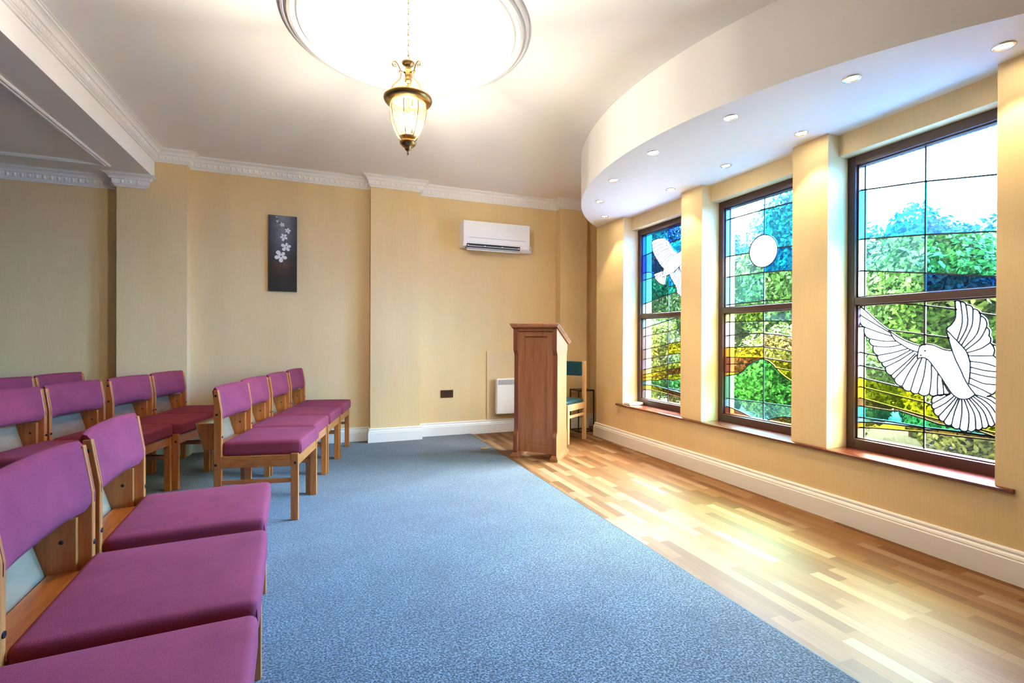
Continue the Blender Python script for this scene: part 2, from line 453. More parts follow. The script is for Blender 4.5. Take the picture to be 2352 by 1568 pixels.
def copy_thing(root, loc, rotz, label, group=None):
    r = root.copy(); C.objects.link(r); r.location = loc; r.rotation_euler = (0, 0, rotz); r['label'] = label
    if group: r['group'] = group
    def rec(src, dst):
        for ch in list(src.children):
            c = ch.copy(); C.objects.link(c); c.parent = dst; rec(ch, c)
    rec(root, r)
    return r

SKY, SKYBASE, SUN, LAMP, SPOT, EXPO = 29., .9, 4., 22., 3., 3.45

# ------------------------------------------------------------------ room shell
# back wall with its pilasters: one plan outline
plan = [(XL-.2, YB), (-1.793, YB), (-1.793, YP), (-1.234, YP), (-1.234, YB), (.49, YB), (.49, YP), (1.041, YP), (1.041, YB), (2.834, YB),
        (2.834, YP), (3.222, YP), (3.222, YB), (3.58, YB), (3.58, YB+.25), (XL-.2, YB+.25)]
bm = bmesh.new(); prism(bm, plan, -.1, 3.45)
struct(obj('wall_back', bm, M['paper']))
struct(obj('wall_left', B(XL-.2, XL, YN, YB, -.1, 3.45), M['paper']))
struct(obj('wall_front', B(XL-.2, 3.8, YN-.2, YN, -.1, 3.45), M['paper']))
# window wall: parapet, piers and heads
WIN = [(1, 3.58, 4.499), (2, 2.447, 3.318), (3, 1.34, 2.191)]
YE = 5.055
ZSILL, ZHEAD, XF = .447, 2.368, 3.262
bm = bmesh.new()
box(bm, XR, 3.45, YN, YE, -.1, ZSILL-.022)
for a, b in ((YN, 1.34), (2.191, 2.447), (3.318, 3.58), (4.499, YE)):
    box(bm, XR, 3.45, a, b, ZSILL-.022, 3.45)
for n, a, b in WIN:
    box(bm, 3.175, 3.45, a, b, ZHEAD, 3.45)
struct(obj('wall_right', bm, M['paper']))
struct(obj('wall_corner', B(3.45, 3.55, YE-.06, YB, -.1, 3.45), M['paper']))

# floor: oak strip, carpet beside it with a dark edge
struct(obj('floor', B(XL-.2, 3.8, YN-.2, YB+.1, -.2, 0.), M['oak']))
struct(obj('floor_carpet', B(XL, XCARPET, YN, YB, 0., .009, bev=.003), M['carpet']))
struct(obj('floor_edge', B(XCARPET, XCARPET+.010, YN, YB, 0., .007, bev=.002), M['carpetedge']))

# ceiling with round dome
DX, DY, DR = .475, 2.868, .60
bm = bmesh.new()
seg = 72
rect = [(XL-.2, YN-.2), (3.8, YN-.2), (3.8, YB+.2), (XL-.2, YB+.2)]
circ = [(DX+DR*math.cos(2*PI*k/seg), DY+DR*math.sin(2*PI*k/seg)) for k in range(seg)]
vs = [Vector(p) for p in rect+circ]
ed = [(i, (i+1) % 4) for i in range(4)]+[(4+i, 4+(i+1) % seg) for i in range(seg)]
ov, oe, of, *_ = delaunay_2d_cdt(vs, ed, [], 0, 1e-6)
bv = [bm.verts.new((v.x, v.y, ZC)) for v in ov]
for f in of:
    c = sum((ov[i] for i in f), Vector((0, 0)))/len(f)
    if (c-Vector((DX, DY))).length > DR*.97 or any((ov[i]-Vector((DX, DY))).length > DR*1.01 for i in f): bm.faces.new([bv[i] for i in f])
dome = [(DR, ZC), (DR, ZC+.055), (DR-.02, ZC+.06)]+[((DR-.02)*math.cos(t), ZC+.06+.24*math.sin(t)) for t in [PI/2*i/14 for i in range(1, 14)]]+[(0, ZC+.30)]
lathe(bm, dome, DX, DY, seg)
box(bm, XL-.2, 3.8, YN-.2, YB+.25, 3.45, 3.55)
struct(obj('ceiling', bm, M['ceiling'], smooth=False))
bm = bmesh.new()
ring = [(DR-.004, ZC+.006), (DR-.004, ZC-.020), (DR+.012, ZC-.026), (DR+.022, ZC-.020), (DR+.030, ZC-.026), (DR+.046, ZC-.034), (DR+.062, ZC-.030), (DR+.072, ZC-.016), (DR+.082, ZC-.018), (DR+.094, ZC-.012), (DR+.100, ZC+.001)]
lathe(bm, ring, DX, DY, 96)
lathe(bm, [(DR+.002, ZC+.05), (DR-.012, ZC+.046), (DR-.016, ZC+.056), (DR-.028, ZC+.060), (DR-.034, ZC+.072), (DR-.05, ZC+.078), (DR-.052, ZC+.10)], DX, DY, 96)
struct(obj('trim_1', bm, M['plaster'], smooth=True, angle=.5), 'round plaster moulding ring around the ceiling dome', 'moulding')

# lowered ceiling on the left with a planted panel moulding
struct(obj('ceiling_lowered', B(XL, XBEAM, YN, YB, ZBEAM, ZC+.02), M['ceiling']))
bm = bmesh.new()
pm = [(0, 0), (0, -.010), (.008, -.016), (.020, -.012), (.028, -.020), (.040, -.020), (.048, -.010), (.058, -.012), (.062, 0)]
pp = [(-1.752, YN+.2), (-1.752, 5.285), (XL+.3, 5.285)]
# the moulding lies on the soffit: sweep in plan with the panel's inside as positive offset
n0 = len(pp); rings = []
for (x, y), (mx_, my_) in zip(pp, ((-1, 0), (-1, -1), (0, -1))):
    rings.append([bm.verts.new((x+mx_*p, y+my_*p, ZBEAM+z)) for p, z in pm])
for a, b in zip(rings, rings[1:]):
    for j in range(len(pm)): bm.faces.new((a[j], a[(j+1) % len(pm)], b[(j+1) % len(pm)], b[j]))
bm.faces.new(rings[0]); bm.faces.new(rings[-1])
struct(obj('trim_2', bm, M['plaster']), 'rectangular plaster panel moulding under the lowered ceiling', 'moulding')

# cornices with egg and dart
def cprof(zt):
    return [(0, zt), (0, zt-.115), (.012, zt-.115), (.014, zt-.103), (.022, zt-.100), (.022, zt-.093), (.030, zt-.090), (.026, zt-.086), (.032, zt-.048), (.046, zt-.045),
            (.048, zt-.036), (.056, zt-.024), (.068, zt-.015), (.080, zt-.012), (.082, zt-.004), (.094, zt-.003), (.094, zt)]
def eggs(bm, path, zt):
    zc = zt-.067
    for i in range(len(path)-1):
        a, b = Vector((*path[i], 0)), Vector((*path[i+1], 0)); L = (b-a).length
        if L < .18: continue
        d = (b-a)/L; nrm = Vector((d.y, -d.x, 0))
        s0, s1 = .05, L-.05
        # stay inside convex / concave mitres
        cnt = int((s1-s0)/.051)
        for k in range(cnt+1):
            c = a+d*(s0+(s1-s0)*(k/max(1, cnt)))+nrm*.029
            c.z = zc
            # egg: half ellipsoid
            rows = []
            for u in (0, .55, 1.):
                rr = math.cos(u*PI/2); dep = math.sin(u*PI/2)*.010
                if u == 1.: rows.append([bm.verts.new(c+nrm*dep+Vector((0, 0, 0)))])
                else: rows.append([bm.verts.new(c+nrm*dep+d*(.0135*rr*math.cos(t))+Vector((0, 0, .019*rr*math.sin(t)-(.003 if math.sin(t) < 0 else 0)*rr))) for t in [2*PI*q/10 for q in range(10)]])
            for q in range(10):
                q2 = (q+1) % 10
                bm.faces.new((rows[0][q], rows[0][q2], rows[1][q2], rows[1][q])).smooth = True
                bm.faces.new((rows[1][q], rows[1][q2], rows[2][0])).smooth = True
            # dart between the eggs
            if k < cnt:
                e = c+d*((s1-s0)/max(1, cnt)/2)
                t0 = [bm.verts.new(e+d*x_+Vector((0, 0, z_))+nrm*p_) for x_, z_, p_ in ((-.005, .018, -.002), (.005, .018, -.002), (0, -.020, -.002), (0, .012, .007))]
                for f in ((0, 1, 3), (1, 2, 3), (2, 0, 3)): bm.faces.new([t0[v] for v in f])
cpath = [(XBEAM, YN), (XBEAM, YP), (-1.234, YP), (-1.234, YB), (.49, YB), (.49, YP), (1.041, YP), (1.041, YB), (2.834, YB), (2.834, YP), (3.222, YP), (3.222, YB), (3.45, YB)]
bm = bmesh.new(); sweep(bm, cpath, cprof(ZC)); eggs(bm, cpath, ZC)
struct(obj('trim_3', bm, M['plaster']), 'white egg and dart cornice under the main ceiling', 'cornice')
kpath = [(-1.793, YB), (-1.793, YP), (-1.569, YP), (-1.569, YP+.05)]
bm = bmesh.new(); sweep(bm, kpath, cprof(ZBEAM)); eggs(bm, kpath, ZBEAM)
struct(obj('trim_4', bm, M['plaster']), 'white egg and dart capital on the left pilaster', 'cornice')
lpath = [(XL, YB), (-1.793, YB)]
bm = bmesh.new(); sweep(bm, lpath, cprof(ZBEAM)); eggs(bm, lpath, ZBEAM)
struct(obj('trim_5', bm, M['plaster']), 'white egg and dart cornice under the lowered ceiling', 'cornice')

# skirting boards
def sprof(h=.163):
    return [(0, 0), (.024, 0), (.024, h-.052), (.021, h-.046), (.022, h-.040), (.019, h-.030), (.013, h-.022), (.013, h-.016), (.016, h-.012), (.014, h-.004), (.008, h), (0, h)]
sp = [(XL, YB), (-1.793, YB), (-1.793, YP), (-1.234, YP), (-1.234, YB), (.49, YB), (.49, YP), (1.041, YP), (1.041, YB), (2.834, YB), (2.834, YP), (3.222, YP), (3.222, YB), (3.45, YB)]
bm = bmesh.new(); sweep(bm, sp, sprof()); struct(obj('baseboard_back', bm, M['trim']))
bm = bmesh.new(); sweep(bm, [(3.45, YE), (XR, YE), (XR, YN)], sprof()); struct(obj('baseboard_right', bm, M['trim']))

# curved soffit over the windows
SA, SR = 2.887, 2.79          # arc centre along the wall, radius
SCX = 2.045+SR
half = math.asin(2.168/SR)
arc = [(SCX-SR*math.cos(t), SA+SR*math.sin(t)) for t in [half-2*half*i/64 for i in range(65)]]
bm = bmesh.new()
def soff(zz):
    return [bm.verts.new((x, y, zz)) for x, y in arc]
lo = soff(ZS); hi = soff(ZC+.02)
for i in range(64):
    f = bm.faces.new((lo[i], lo[i+1], hi[i+1], hi[i])); f.smooth = True
o_ = obj('ceiling_soffit_face', bm, M['ceiling']); struct(o_, 'curved front of the ceiling soffit above the windows', 'soffit')
bm = bmesh.new()
lo = soff(ZS); back = [bm.verts.new((3.40, y, ZS)) for x, y in arc]
lo2 = soff(ZS+.02); back2 = [bm.verts.new((3.40, y, ZS+.02)) for x, y in arc]
for i in range(64):
    bm.faces.new((lo[i], lo[i+1], back[i+1], back[i])); bm.faces.new((lo2[i], lo2[i+1], back2[i+1], back2[i]))
struct(obj('ceiling_soffit', bm, M['soffit']), 'white underside of the curved soffit', 'soffit')

# ------------------------------------------------------------------ windows
# coordinates on the glass plane, (y, z); each column lists colours from the top with the lower edge of each
GLASS={'w3u':{'L':[('sky_blue',[(2.163,2.151),(1.774,2.096)]),('cyan_blue',[(2.161,1.827),(1.773,1.781)]),('aqua',[(2.16,1.62),(1.771,1.555)]),('pale_green',None)],'R':[('sky_blue',[(1.774,2.096),(1.435,2.031)]),('mid_blue',[(1.773,1.781),(1.433,1.731)]),('sea_green',[(1.771,1.555),(1.432,1.492)]),('deep_blue',[(1.771,1.436),(1.611,1.434),(1.432,1.432)]),('aqua',None)],'white':[],'lines':[]},
'w3l':{'L':[('clear_green',[(2.17,1.379),(1.968,1.395),(1.867,1.379),(1.764,1.362)]),('leaf_clear',[(2.158,1.251),(1.967,1.222),(1.763,1.19)]),('leaf_clear',[(2.157,1.083),(2.027,1.057),(1.762,1.01)]),('pale_lilac',[(2.156,0.995),(1.973,0.964),(1.762,0.928)]),('pale_olive',[(2.156,0.916),(1.886,0.867),(1.761,0.85)]),('yellow',[(2.151,0.854),(1.772,0.791)]),('yellow',[(2.143,0.779),(1.947,0.743),(1.771,0.712)]),('umber',[(2.142,0.724),(1.938,0.716),(1.905,0.723),(1.836,0.708),(1.771,0.694)]),('green_teal',[(2.142,0.648),(1.947,0.649),(1.77,0.643)]),('ice_blue',[(2.142,0.613),(2.045,0.629),(1.904,0.635),(1.77,0.637)]),('orange',[(2.149,0.578),(2.025,0.594),(1.77,0.615)]),('straw',None)],'R':[('pale_rose',[(1.764,1.362),(1.623,1.333),(1.506,1.304),(1.433,1.287)]),('leaf_clear',[(1.763,1.19),(1.655,1.173),(1.464,1.137),(1.432,1.13)]),('pale_olive',[(1.761,0.792),(1.719,0.778),(1.43,0.756)]),('yellow',[(1.771,0.712),(1.671,0.695),(1.552,0.682),(1.439,0.668)]),('umber',[(1.771,0.694),(1.708,0.677),(1.628,0.667),(1.53,0.67),(1.439,0.648)]),('green_teal',[(1.77,0.643),(1.597,0.649),(1.459,0.649),(1.435,0.649)]),('ice_blue',[(1.77,0.63),(1.681,0.642),(1.459,0.646),(1.435,0.646)]),('umber',[(1.77,0.615),(1.589,0.622),(1.439,0.63)]),('pale_pink',None)],'white':[[(2.145,1.378),(2.144,1.379),(2.144,1.381),(2.142,1.383),(2.14,1.383),(2.136,1.382),(2.131,1.378),(2.124,1.372),(2.116,1.365),(2.107,1.357),(2.097,1.347),(2.085,1.336),(2.073,1.323),(2.06,1.309),(2.046,1.295),(2.032,1.282),(2.018,1.268),(2.003,1.255),(1.988,1.242),(1.973,1.23),(1.959,1.218),(1.944,1.206),(1.93,1.195),(1.915,1.184),(1.901,1.174),(1.888,1.166),(1.875,1.158),(1.862,1.151),(1.85,1.146),(1.838,1.141),(1.828,1.136),(1.818,1.133),(1.809,1.13),(1.8,1.127),(1.793,1.126),(1.788,1.124),(1.785,1.126),(1.781,1.128),(1.775,1.131),(1.77,1.133),(1.763,1.134),(1.756,1.135),(1.748,1.134),(1.739,1.133),(1.73,1.132),(1.721,1.129),(1.712,1.125),(1.703,1.12),(1.693,1.115),(1.683,1.11),(1.674,1.106),(1.664,1.103),(1.654,1.102),(1.645,1.1),(1.637,1.1),(1.631,1.099),(1.634,1.108),(1.637,1.121),(1.641,1.136),(1.645,1.152),(1.648,1.165),(1.651,1.178),(1.654,1.19),(1.657,1.201),(1.658,1.212),(1.658,1.221),(1.656,1.228),(1.651,1.233),(1.646,1.237),(1.64,1.242),(1.635,1.248),(1.631,1.255),(1.626,1.262),(1.622,1.269),(1.619,1.279),(1.616,1.29),(1.616,1.306),(1.616,1.326),(1.618,1.346),(1.619,1.364),(1.62,1.376),(1.616,1.379),(1.61,1.381),(1.607,1.38),(1.603,1.379),(1.598,1.375),(1.595,1.371),(1.589,1.372),(1.583,1.37),(1.579,1.367),(1.575,1.364),(1.571,1.358),(1.57,1.351),(1.563,1.353),(1.555,1.351),(1.551,1.348),(1.546,1.344),(1.541,1.337),(1.539,1.329),(1.53,1.328),(1.521,1.324),(1.516,1.318),(1.511,1.312),(1.507,1.302),(1.506,1.291),(1.496,1.285),(1.487,1.275),(1.483,1.266),(1.48,1.256),(1.478,1.242),(1.481,1.229),(1.475,1.223),(1.47,1.215),(1.468,1.209),(1.467,1.202),(1.468,1.192),(1.471,1.184),(1.467,1.179),(1.463,1.171),(1.462,1.166),(1.462,1.16),(1.463,1.151),(1.466,1.145),(1.457,1.137),(1.451,1.125),(1.448,1.115),(1.446,1.105),(1.448,1.09),(1.452,1.077),(1.444,1.071),(1.438,1.06),(1.436,1.051),(1.434,1.042),(1.435,1.029),(1.439,1.017),(1.436,1.014),(1.433,1.01),(1.433,1.006),(1.432,1.002),(1.433,0.997),(1.435,0.992),(1.432,0.988),(1.43,0.981),(1.43,0.977),(1.43,0.972),(1.432,0.966),(1.435,0.961),(1.431,0.955),(1.43,0.947),(1.43,0.942),(1.431,0.936),(1.434,0.929),(1.438,0.924),(1.436,0.913),(1.436,0.901),(1.439,0.893),(1.442,0.885),(1.449,0.876),(1.457,0.87),(1.477,0.857),(1.464,0.861),(1.452,0.858),(1.444,0.852),(1.438,0.845),(1.431,0.831),(1.43,0.815),(1.423,0.807),(1.42,0.795),(1.419,0.787),(1.42,0.778),(1.424,0.766),(1.431,0.756),(1.428,0.748),(1.428,0.739),(1.429,0.732),(1.432,0.726),(1.437,0.719),(1.444,0.714),(1.447,0.708),(1.451,0.703),(1.455,0.701),(1.459,0.7),(1.464,0.701),(1.469,0.705),(1.471,0.697),(1.476,0.691),(1.48,0.688),(1.484,0.686),(1.49,0.686),(1.495,0.688),(1.499,0.681),(1.504,0.676),(1.508,0.674),(1.512,0.672),(1.518,0.673),(1.523,0.676),(1.528,0.668),(1.534,0.662),(1.539,0.659),(1.544,0.658),(1.552,0.659),(1.558,0.664),(1.564,0.657),(1.573,0.654),(1.578,0.654),(1.584,0.655),(1.591,0.66),(1.595,0.668),(1.603,0.663),(1.612,0.661),(1.617,0.662),(1.623,0.665),(1.629,0.672),(1.632,0.681),(1.64,0.676),(1.649,0.675),(1.654,0.676),(1.66,0.679),(1.665,0.686),(1.668,0.695),(1.676,0.694),(1.683,0.696),(1.687,0.7),(1.69,0.704),(1.693,0.712),(1.693,0.721),(1.702,0.722),(1.709,0.726),(1.713,0.732),(1.716,0.738),(1.718,0.748),(1.716,0.758),(1.721,0.761),(1.726,0.766),(1.727,0.77),(1.728,0.775),(1.728,0.782),(1.725,0.789),(1.728,0.8),(1.728,0.811),(1.726,0.819),(1.722,0.827),(1.715,0.835),(1.706,0.84),(1.64,0.856),(1.644,0.85),(1.65,0.847),(1.654,0.846),(1.659,0.846),(1.665,0.848),(1.669,0.852),(1.673,0.846),(1.679,0.841),(1.683,0.84),(1.688,0.839),(1.694,0.84),(1.699,0.843),(1.706,0.837),(1.715,0.833),(1.721,0.833),(1.727,0.834),(1.735,0.838),(1.74,0.845),(1.749,0.836),(1.76,0.831),(1.769,0.83),(1.777,0.831),(1.788,0.836),(1.796,0.844),(1.803,0.839),(1.812,0.837),(1.819,0.838),(1.825,0.839),(1.832,0.845),(1.837,0.853),(1.847,0.849),(1.858,0.85),(1.865,0.853),(1.872,0.858),(1.879,0.867),(1.883,0.878),(1.894,0.877),(1.906,0.882),(1.913,0.888),(1.919,0.894),(1.924,0.907),(1.925,0.92),(1.931,0.92),(1.936,0.922),(1.939,0.925),(1.941,0.928),(1.943,0.934),(1.943,0.94),(1.955,0.942),(1.965,0.949),(1.97,0.955),(1.975,0.963),(1.978,0.976),(1.977,0.989),(1.984,0.99),(1.99,0.993),(1.993,0.997),(1.996,1.001),(1.998,1.009),(1.998,1.016),(2.007,1.019),(2.015,1.025),(2.02,1.032),(2.023,1.039),(2.025,1.05),(2.023,1.061),(2.034,1.066),(2.044,1.075),(2.049,1.084),(2.052,1.093),(2.053,1.108),(2.05,1.121),(2.059,1.125),(2.067,1.132),(2.071,1.139),(2.074,1.146),(2.075,1.157),(2.072,1.167),(2.087,1.174),(2.099,1.187),(2.104,1.198),(2.108,1.21),(2.109,1.227),(2.105,1.243),(2.119,1.251),(2.13,1.265),(2.134,1.277),(2.138,1.289),(2.137,1.307),(2.131,1.322),(2.143,1.354)]],'lines':[[(1.959,1.218),(1.953,1.207),(1.945,1.191),(1.936,1.175),(1.927,1.161),(1.918,1.152),(1.908,1.145),(1.898,1.138),(1.888,1.132),(1.877,1.124),(1.865,1.116),(1.854,1.109),(1.843,1.103),(1.831,1.097),(1.819,1.093),(1.809,1.089),(1.802,1.087)],[(2.131,1.322),(2.113,1.309),(2.086,1.291),(2.058,1.272),(2.032,1.255),(2.009,1.24),(1.987,1.226),(1.968,1.213),(1.955,1.205)],[(2.105,1.243),(2.09,1.237),(2.069,1.228),(2.046,1.219),(2.024,1.21),(2.001,1.202),(1.978,1.194),(1.957,1.188),(1.943,1.183)],[(2.072,1.167),(2.057,1.164),(2.036,1.16),(2.012,1.155),(1.99,1.152),(1.97,1.151),(1.949,1.152),(1.931,1.152),(1.919,1.153)],[(2.05,1.121),(2.034,1.119),(2.012,1.117),(1.988,1.115),(1.966,1.115),(1.945,1.118),(1.923,1.122),(1.905,1.127),(1.892,1.13)],[(2.023,1.061),(2.004,1.065),(1.978,1.071),(1.95,1.077),(1.926,1.084),(1.905,1.09),(1.886,1.097),(1.869,1.102),(1.857,1.106)],[(1.998,1.016),(1.981,1.023),(1.958,1.032),(1.933,1.043),(1.91,1.054),(1.89,1.066),(1.87,1.079),(1.853,1.09),(1.841,1.098)],[(1.977,0.989),(1.962,0.997),(1.94,1.01),(1.916,1.024),(1.895,1.037),(1.875,1.052),(1.855,1.067),(1.838,1.081),(1.826,1.09)],[(1.943,0.94),(1.93,0.954),(1.911,0.973),(1.89,0.994),(1.872,1.013),(1.855,1.031),(1.838,1.05),(1.823,1.067),(1.813,1.078)],[(1.925,0.92),(1.912,0.936),(1.894,0.959),(1.874,0.983),(1.857,1.005),(1.842,1.024),(1.828,1.043),(1.816,1.059),(1.807,1.07)],[(1.883,0.878),(1.875,0.895),(1.865,0.921),(1.853,0.948),(1.842,0.972),(1.83,0.994),(1.817,1.016),(1.806,1.035),(1.798,1.048)],[(1.837,0.853),(1.833,0.87),(1.827,0.895),(1.82,0.922),(1.812,0.949),(1.804,0.977),(1.795,1.006),(1.786,1.032),(1.78,1.05)],[(1.796,0.844),(1.79,0.862),(1.783,0.888),(1.775,0.917),(1.769,0.944),(1.765,0.972),(1.761,1.002),(1.759,1.028),(1.757,1.047)],[(1.74,0.845),(1.738,0.86),(1.735,0.883),(1.733,0.907),(1.731,0.93),(1.73,0.954),(1.73,0.978),(1.731,1.0),(1.731,1.016)],[(1.699,0.843),(1.7,0.855),(1.7,0.872),(1.701,0.891),(1.701,0.909),(1.701,0.925),(1.7,0.941),(1.699,0.955),(1.699,0.965)],[(1.669,0.852),(1.67,0.86),(1.671,0.871),(1.672,0.884),(1.673,0.895),(1.674,0.905),(1.676,0.915),(1.678,0.924),(1.68,0.93)],[(1.64,0.856),(1.643,0.86),(1.647,0.866),(1.652,0.873),(1.656,0.881),(1.66,0.89),(1.664,0.9),(1.667,0.909),(1.67,0.915)],[(1.804,1.049),(1.798,1.051),(1.789,1.053),(1.779,1.055),(1.77,1.055),(1.763,1.053),(1.756,1.049),(1.749,1.044),(1.742,1.035),(1.732,1.023),(1.722,1.007),(1.711,0.99),(1.7,0.973),(1.69,0.956),(1.679,0.938),(1.669,0.92),(1.66,0.904),(1.651,0.889),(1.643,0.875),(1.635,0.863),(1.627,0.852),(1.619,0.845),(1.611,0.839),(1.603,0.835),(1.595,0.832),(1.586,0.831),(1.576,0.832),(1.566,0.834),(1.557,0.837),(1.549,0.842),(1.54,0.85),(1.532,0.858),(1.527,0.863)],[(1.631,1.099),(1.629,1.091),(1.626,1.081),(1.622,1.069),(1.618,1.056),(1.613,1.044),(1.608,1.031),(1.602,1.017),(1.596,1.003),(1.59,0.988),(1.584,0.972),(1.579,0.956),(1.573,0.943),(1.569,0.932),(1.564,0.923),(1.56,0.915),(1.555,0.906),(1.548,0.894),(1.54,0.882),(1.532,0.871),(1.527,0.863)],[(1.655,1.213),(1.646,1.202),(1.634,1.186),(1.621,1.169),(1.609,1.154),(1.599,1.141),(1.589,1.129),(1.579,1.116),(1.571,1.104),(1.565,1.091),(1.56,1.078),(1.556,1.064),(1.553,1.051),(1.55,1.038),(1.549,1.026),(1.549,1.013),(1.549,0.998),(1.55,0.979),(1.552,0.956),(1.554,0.935),(1.555,0.921)],[(1.609,1.158),(1.604,1.176),(1.597,1.201),(1.59,1.23),(1.586,1.258),(1.586,1.288),(1.589,1.32),(1.592,1.35),(1.595,1.371)],[(1.603,1.142),(1.594,1.16),(1.582,1.186),(1.57,1.214),(1.563,1.242),(1.561,1.271),(1.564,1.303),(1.567,1.331),(1.57,1.351)],[(1.59,1.127),(1.581,1.147),(1.567,1.175),(1.554,1.206),(1.544,1.234),(1.54,1.261),(1.539,1.288),(1.539,1.312),(1.539,1.329)],[(1.581,1.113),(1.569,1.128),(1.551,1.149),(1.533,1.172),(1.52,1.196),(1.513,1.221),(1.509,1.248),(1.507,1.273),(1.506,1.291)],[(1.571,1.102),(1.559,1.114),(1.541,1.13),(1.523,1.148),(1.508,1.165),(1.498,1.183),(1.491,1.201),(1.485,1.217),(1.481,1.229)],[(1.566,1.089),(1.554,1.093),(1.538,1.099),(1.52,1.106),(1.505,1.113),(1.493,1.121),(1.482,1.13),(1.473,1.139),(1.466,1.145)],[(1.56,1.074),(1.55,1.074),(1.535,1.074),(1.519,1.074),(1.505,1.074),(1.49,1.075),(1.475,1.076),(1.462,1.076),(1.452,1.077)],[(1.554,1.043),(1.541,1.042),(1.523,1.04),(1.504,1.038),(1.487,1.035),(1.472,1.031),(1.459,1.026),(1.447,1.021),(1.439,1.017)],[(1.549,1.012),(1.539,1.009),(1.524,1.005),(1.508,1.001),(1.492,0.997),(1.477,0.995),(1.46,0.994),(1.445,0.993),(1.435,0.992)],[(1.548,0.981),(1.538,0.978),(1.523,0.975),(1.507,0.971),(1.492,0.968),(1.477,0.965),(1.46,0.963),(1.445,0.962),(1.435,0.961)],[(1.549,0.951),(1.538,0.946),(1.524,0.939),(1.507,0.931),(1.492,0.926),(1.477,0.924),(1.461,0.924),(1.447,0.924),(1.438,0.924)],[(1.554,0.92),(1.544,0.915),(1.531,0.909),(1.517,0.902),(1.504,0.895),(1.491,0.889),(1.477,0.881),(1.465,0.875),(1.457,0.87)],[(1.64,0.854),(1.647,0.849),(1.656,0.841),(1.668,0.832),(1.679,0.823),(1.691,0.814),(1.704,0.804),(1.716,0.795),(1.725,0.789)],[(1.623,0.843),(1.629,0.835),(1.638,0.825),(1.648,0.813),(1.659,0.801),(1.673,0.79),(1.689,0.777),(1.705,0.766),(1.716,0.758)],[(1.614,0.834),(1.619,0.826),(1.627,0.815),(1.636,0.801),(1.646,0.787),(1.658,0.771),(1.671,0.751),(1.684,0.734),(1.693,0.721)],[(1.604,0.831),(1.609,0.82),(1.616,0.803),(1.624,0.784),(1.633,0.765),(1.642,0.747),(1.652,0.726),(1.662,0.708),(1.668,0.695)],[(1.596,0.83),(1.6,0.818),(1.605,0.8),(1.611,0.78),(1.617,0.76),(1.621,0.739),(1.626,0.716),(1.629,0.695),(1.632,0.681)],[(1.587,0.831),(1.586,0.818),(1.585,0.799),(1.585,0.778),(1.585,0.756),(1.587,0.733),(1.59,0.708),(1.593,0.684),(1.595,0.668)],[(1.576,0.832),(1.571,0.818),(1.565,0.798),(1.558,0.775),(1.554,0.753),(1.553,0.73),(1.554,0.704),(1.556,0.68),(1.558,0.664)],[(1.565,0.834),(1.558,0.82),(1.548,0.8),(1.537,0.778),(1.53,0.757),(1.526,0.735),(1.524,0.712),(1.524,0.691),(1.523,0.676)],[(1.554,0.838),(1.545,0.825),(1.532,0.807),(1.519,0.787),(1.509,0.767),(1.503,0.746),(1.499,0.723),(1.497,0.703),(1.495,0.688)],[(1.545,0.844),(1.535,0.832),(1.519,0.815),(1.504,0.796),(1.491,0.777),(1.483,0.758),(1.477,0.737),(1.472,0.718),(1.469,0.705)],[(1.536,0.852),(1.525,0.842),(1.508,0.828),(1.491,0.811),(1.477,0.794),(1.466,0.774),(1.456,0.75),(1.449,0.729),(1.444,0.714)],[(1.528,0.858),(1.517,0.851),(1.5,0.842),(1.483,0.83),(1.468,0.817),(1.456,0.802),(1.446,0.784),(1.437,0.768),(1.431,0.756)],[(1.527,0.863),(1.517,0.86),(1.503,0.857),(1.488,0.852),(1.474,0.846),(1.461,0.839),(1.449,0.829),(1.438,0.821),(1.43,0.815)],[(1.804,1.049),(1.803,1.059),(1.801,1.073),(1.799,1.087),(1.797,1.099),(1.795,1.108),(1.792,1.115),(1.79,1.12),(1.788,1.124)]],'eye':[(1.764,1.096),(1.785,1.068)]},
'w2u':{'L':[('azure',[(3.314,2.212),(2.9,2.209)]),('azure',[(3.312,1.89),(3.029,1.882),(2.898,1.877)]),('pale_aqua',[(3.311,1.708),(2.901,1.703)]),('aqua',[(3.309,1.464),(2.9,1.473)]),('pale_green',None)],'R':[('azure',[(2.9,2.209),(2.631,2.199)]),('cyan',[(2.898,1.886),(2.763,1.878),(2.629,1.868)]),('cyan_deep',[(2.897,1.703),(2.628,1.685)]),('pale_green',[(2.9,1.473),(2.626,1.466)]),('pale_green',None)],'white':[[(2.761,1.853),(2.76,1.873),(2.763,1.893),(2.768,1.912),(2.776,1.931),(2.787,1.948),(2.801,1.964),(2.817,1.977),(2.834,1.989),(2.854,1.997),(2.874,2.003),(2.895,2.006),(2.916,2.005),(2.936,2.001),(2.956,1.994),(2.974,1.984),(2.99,1.971),(3.004,1.956),(3.014,1.938),(3.022,1.919),(3.027,1.898),(3.028,1.877),(3.025,1.856),(3.019,1.836),(3.01,1.816),(2.997,1.798),(2.983,1.782),(2.966,1.769),(2.947,1.758),(2.927,1.751),(2.906,1.746),(2.885,1.745),(2.864,1.747),(2.844,1.752),(2.826,1.76),(2.809,1.77),(2.794,1.784),(2.782,1.799),(2.772,1.816),(2.765,1.834)]],'lines':[]},
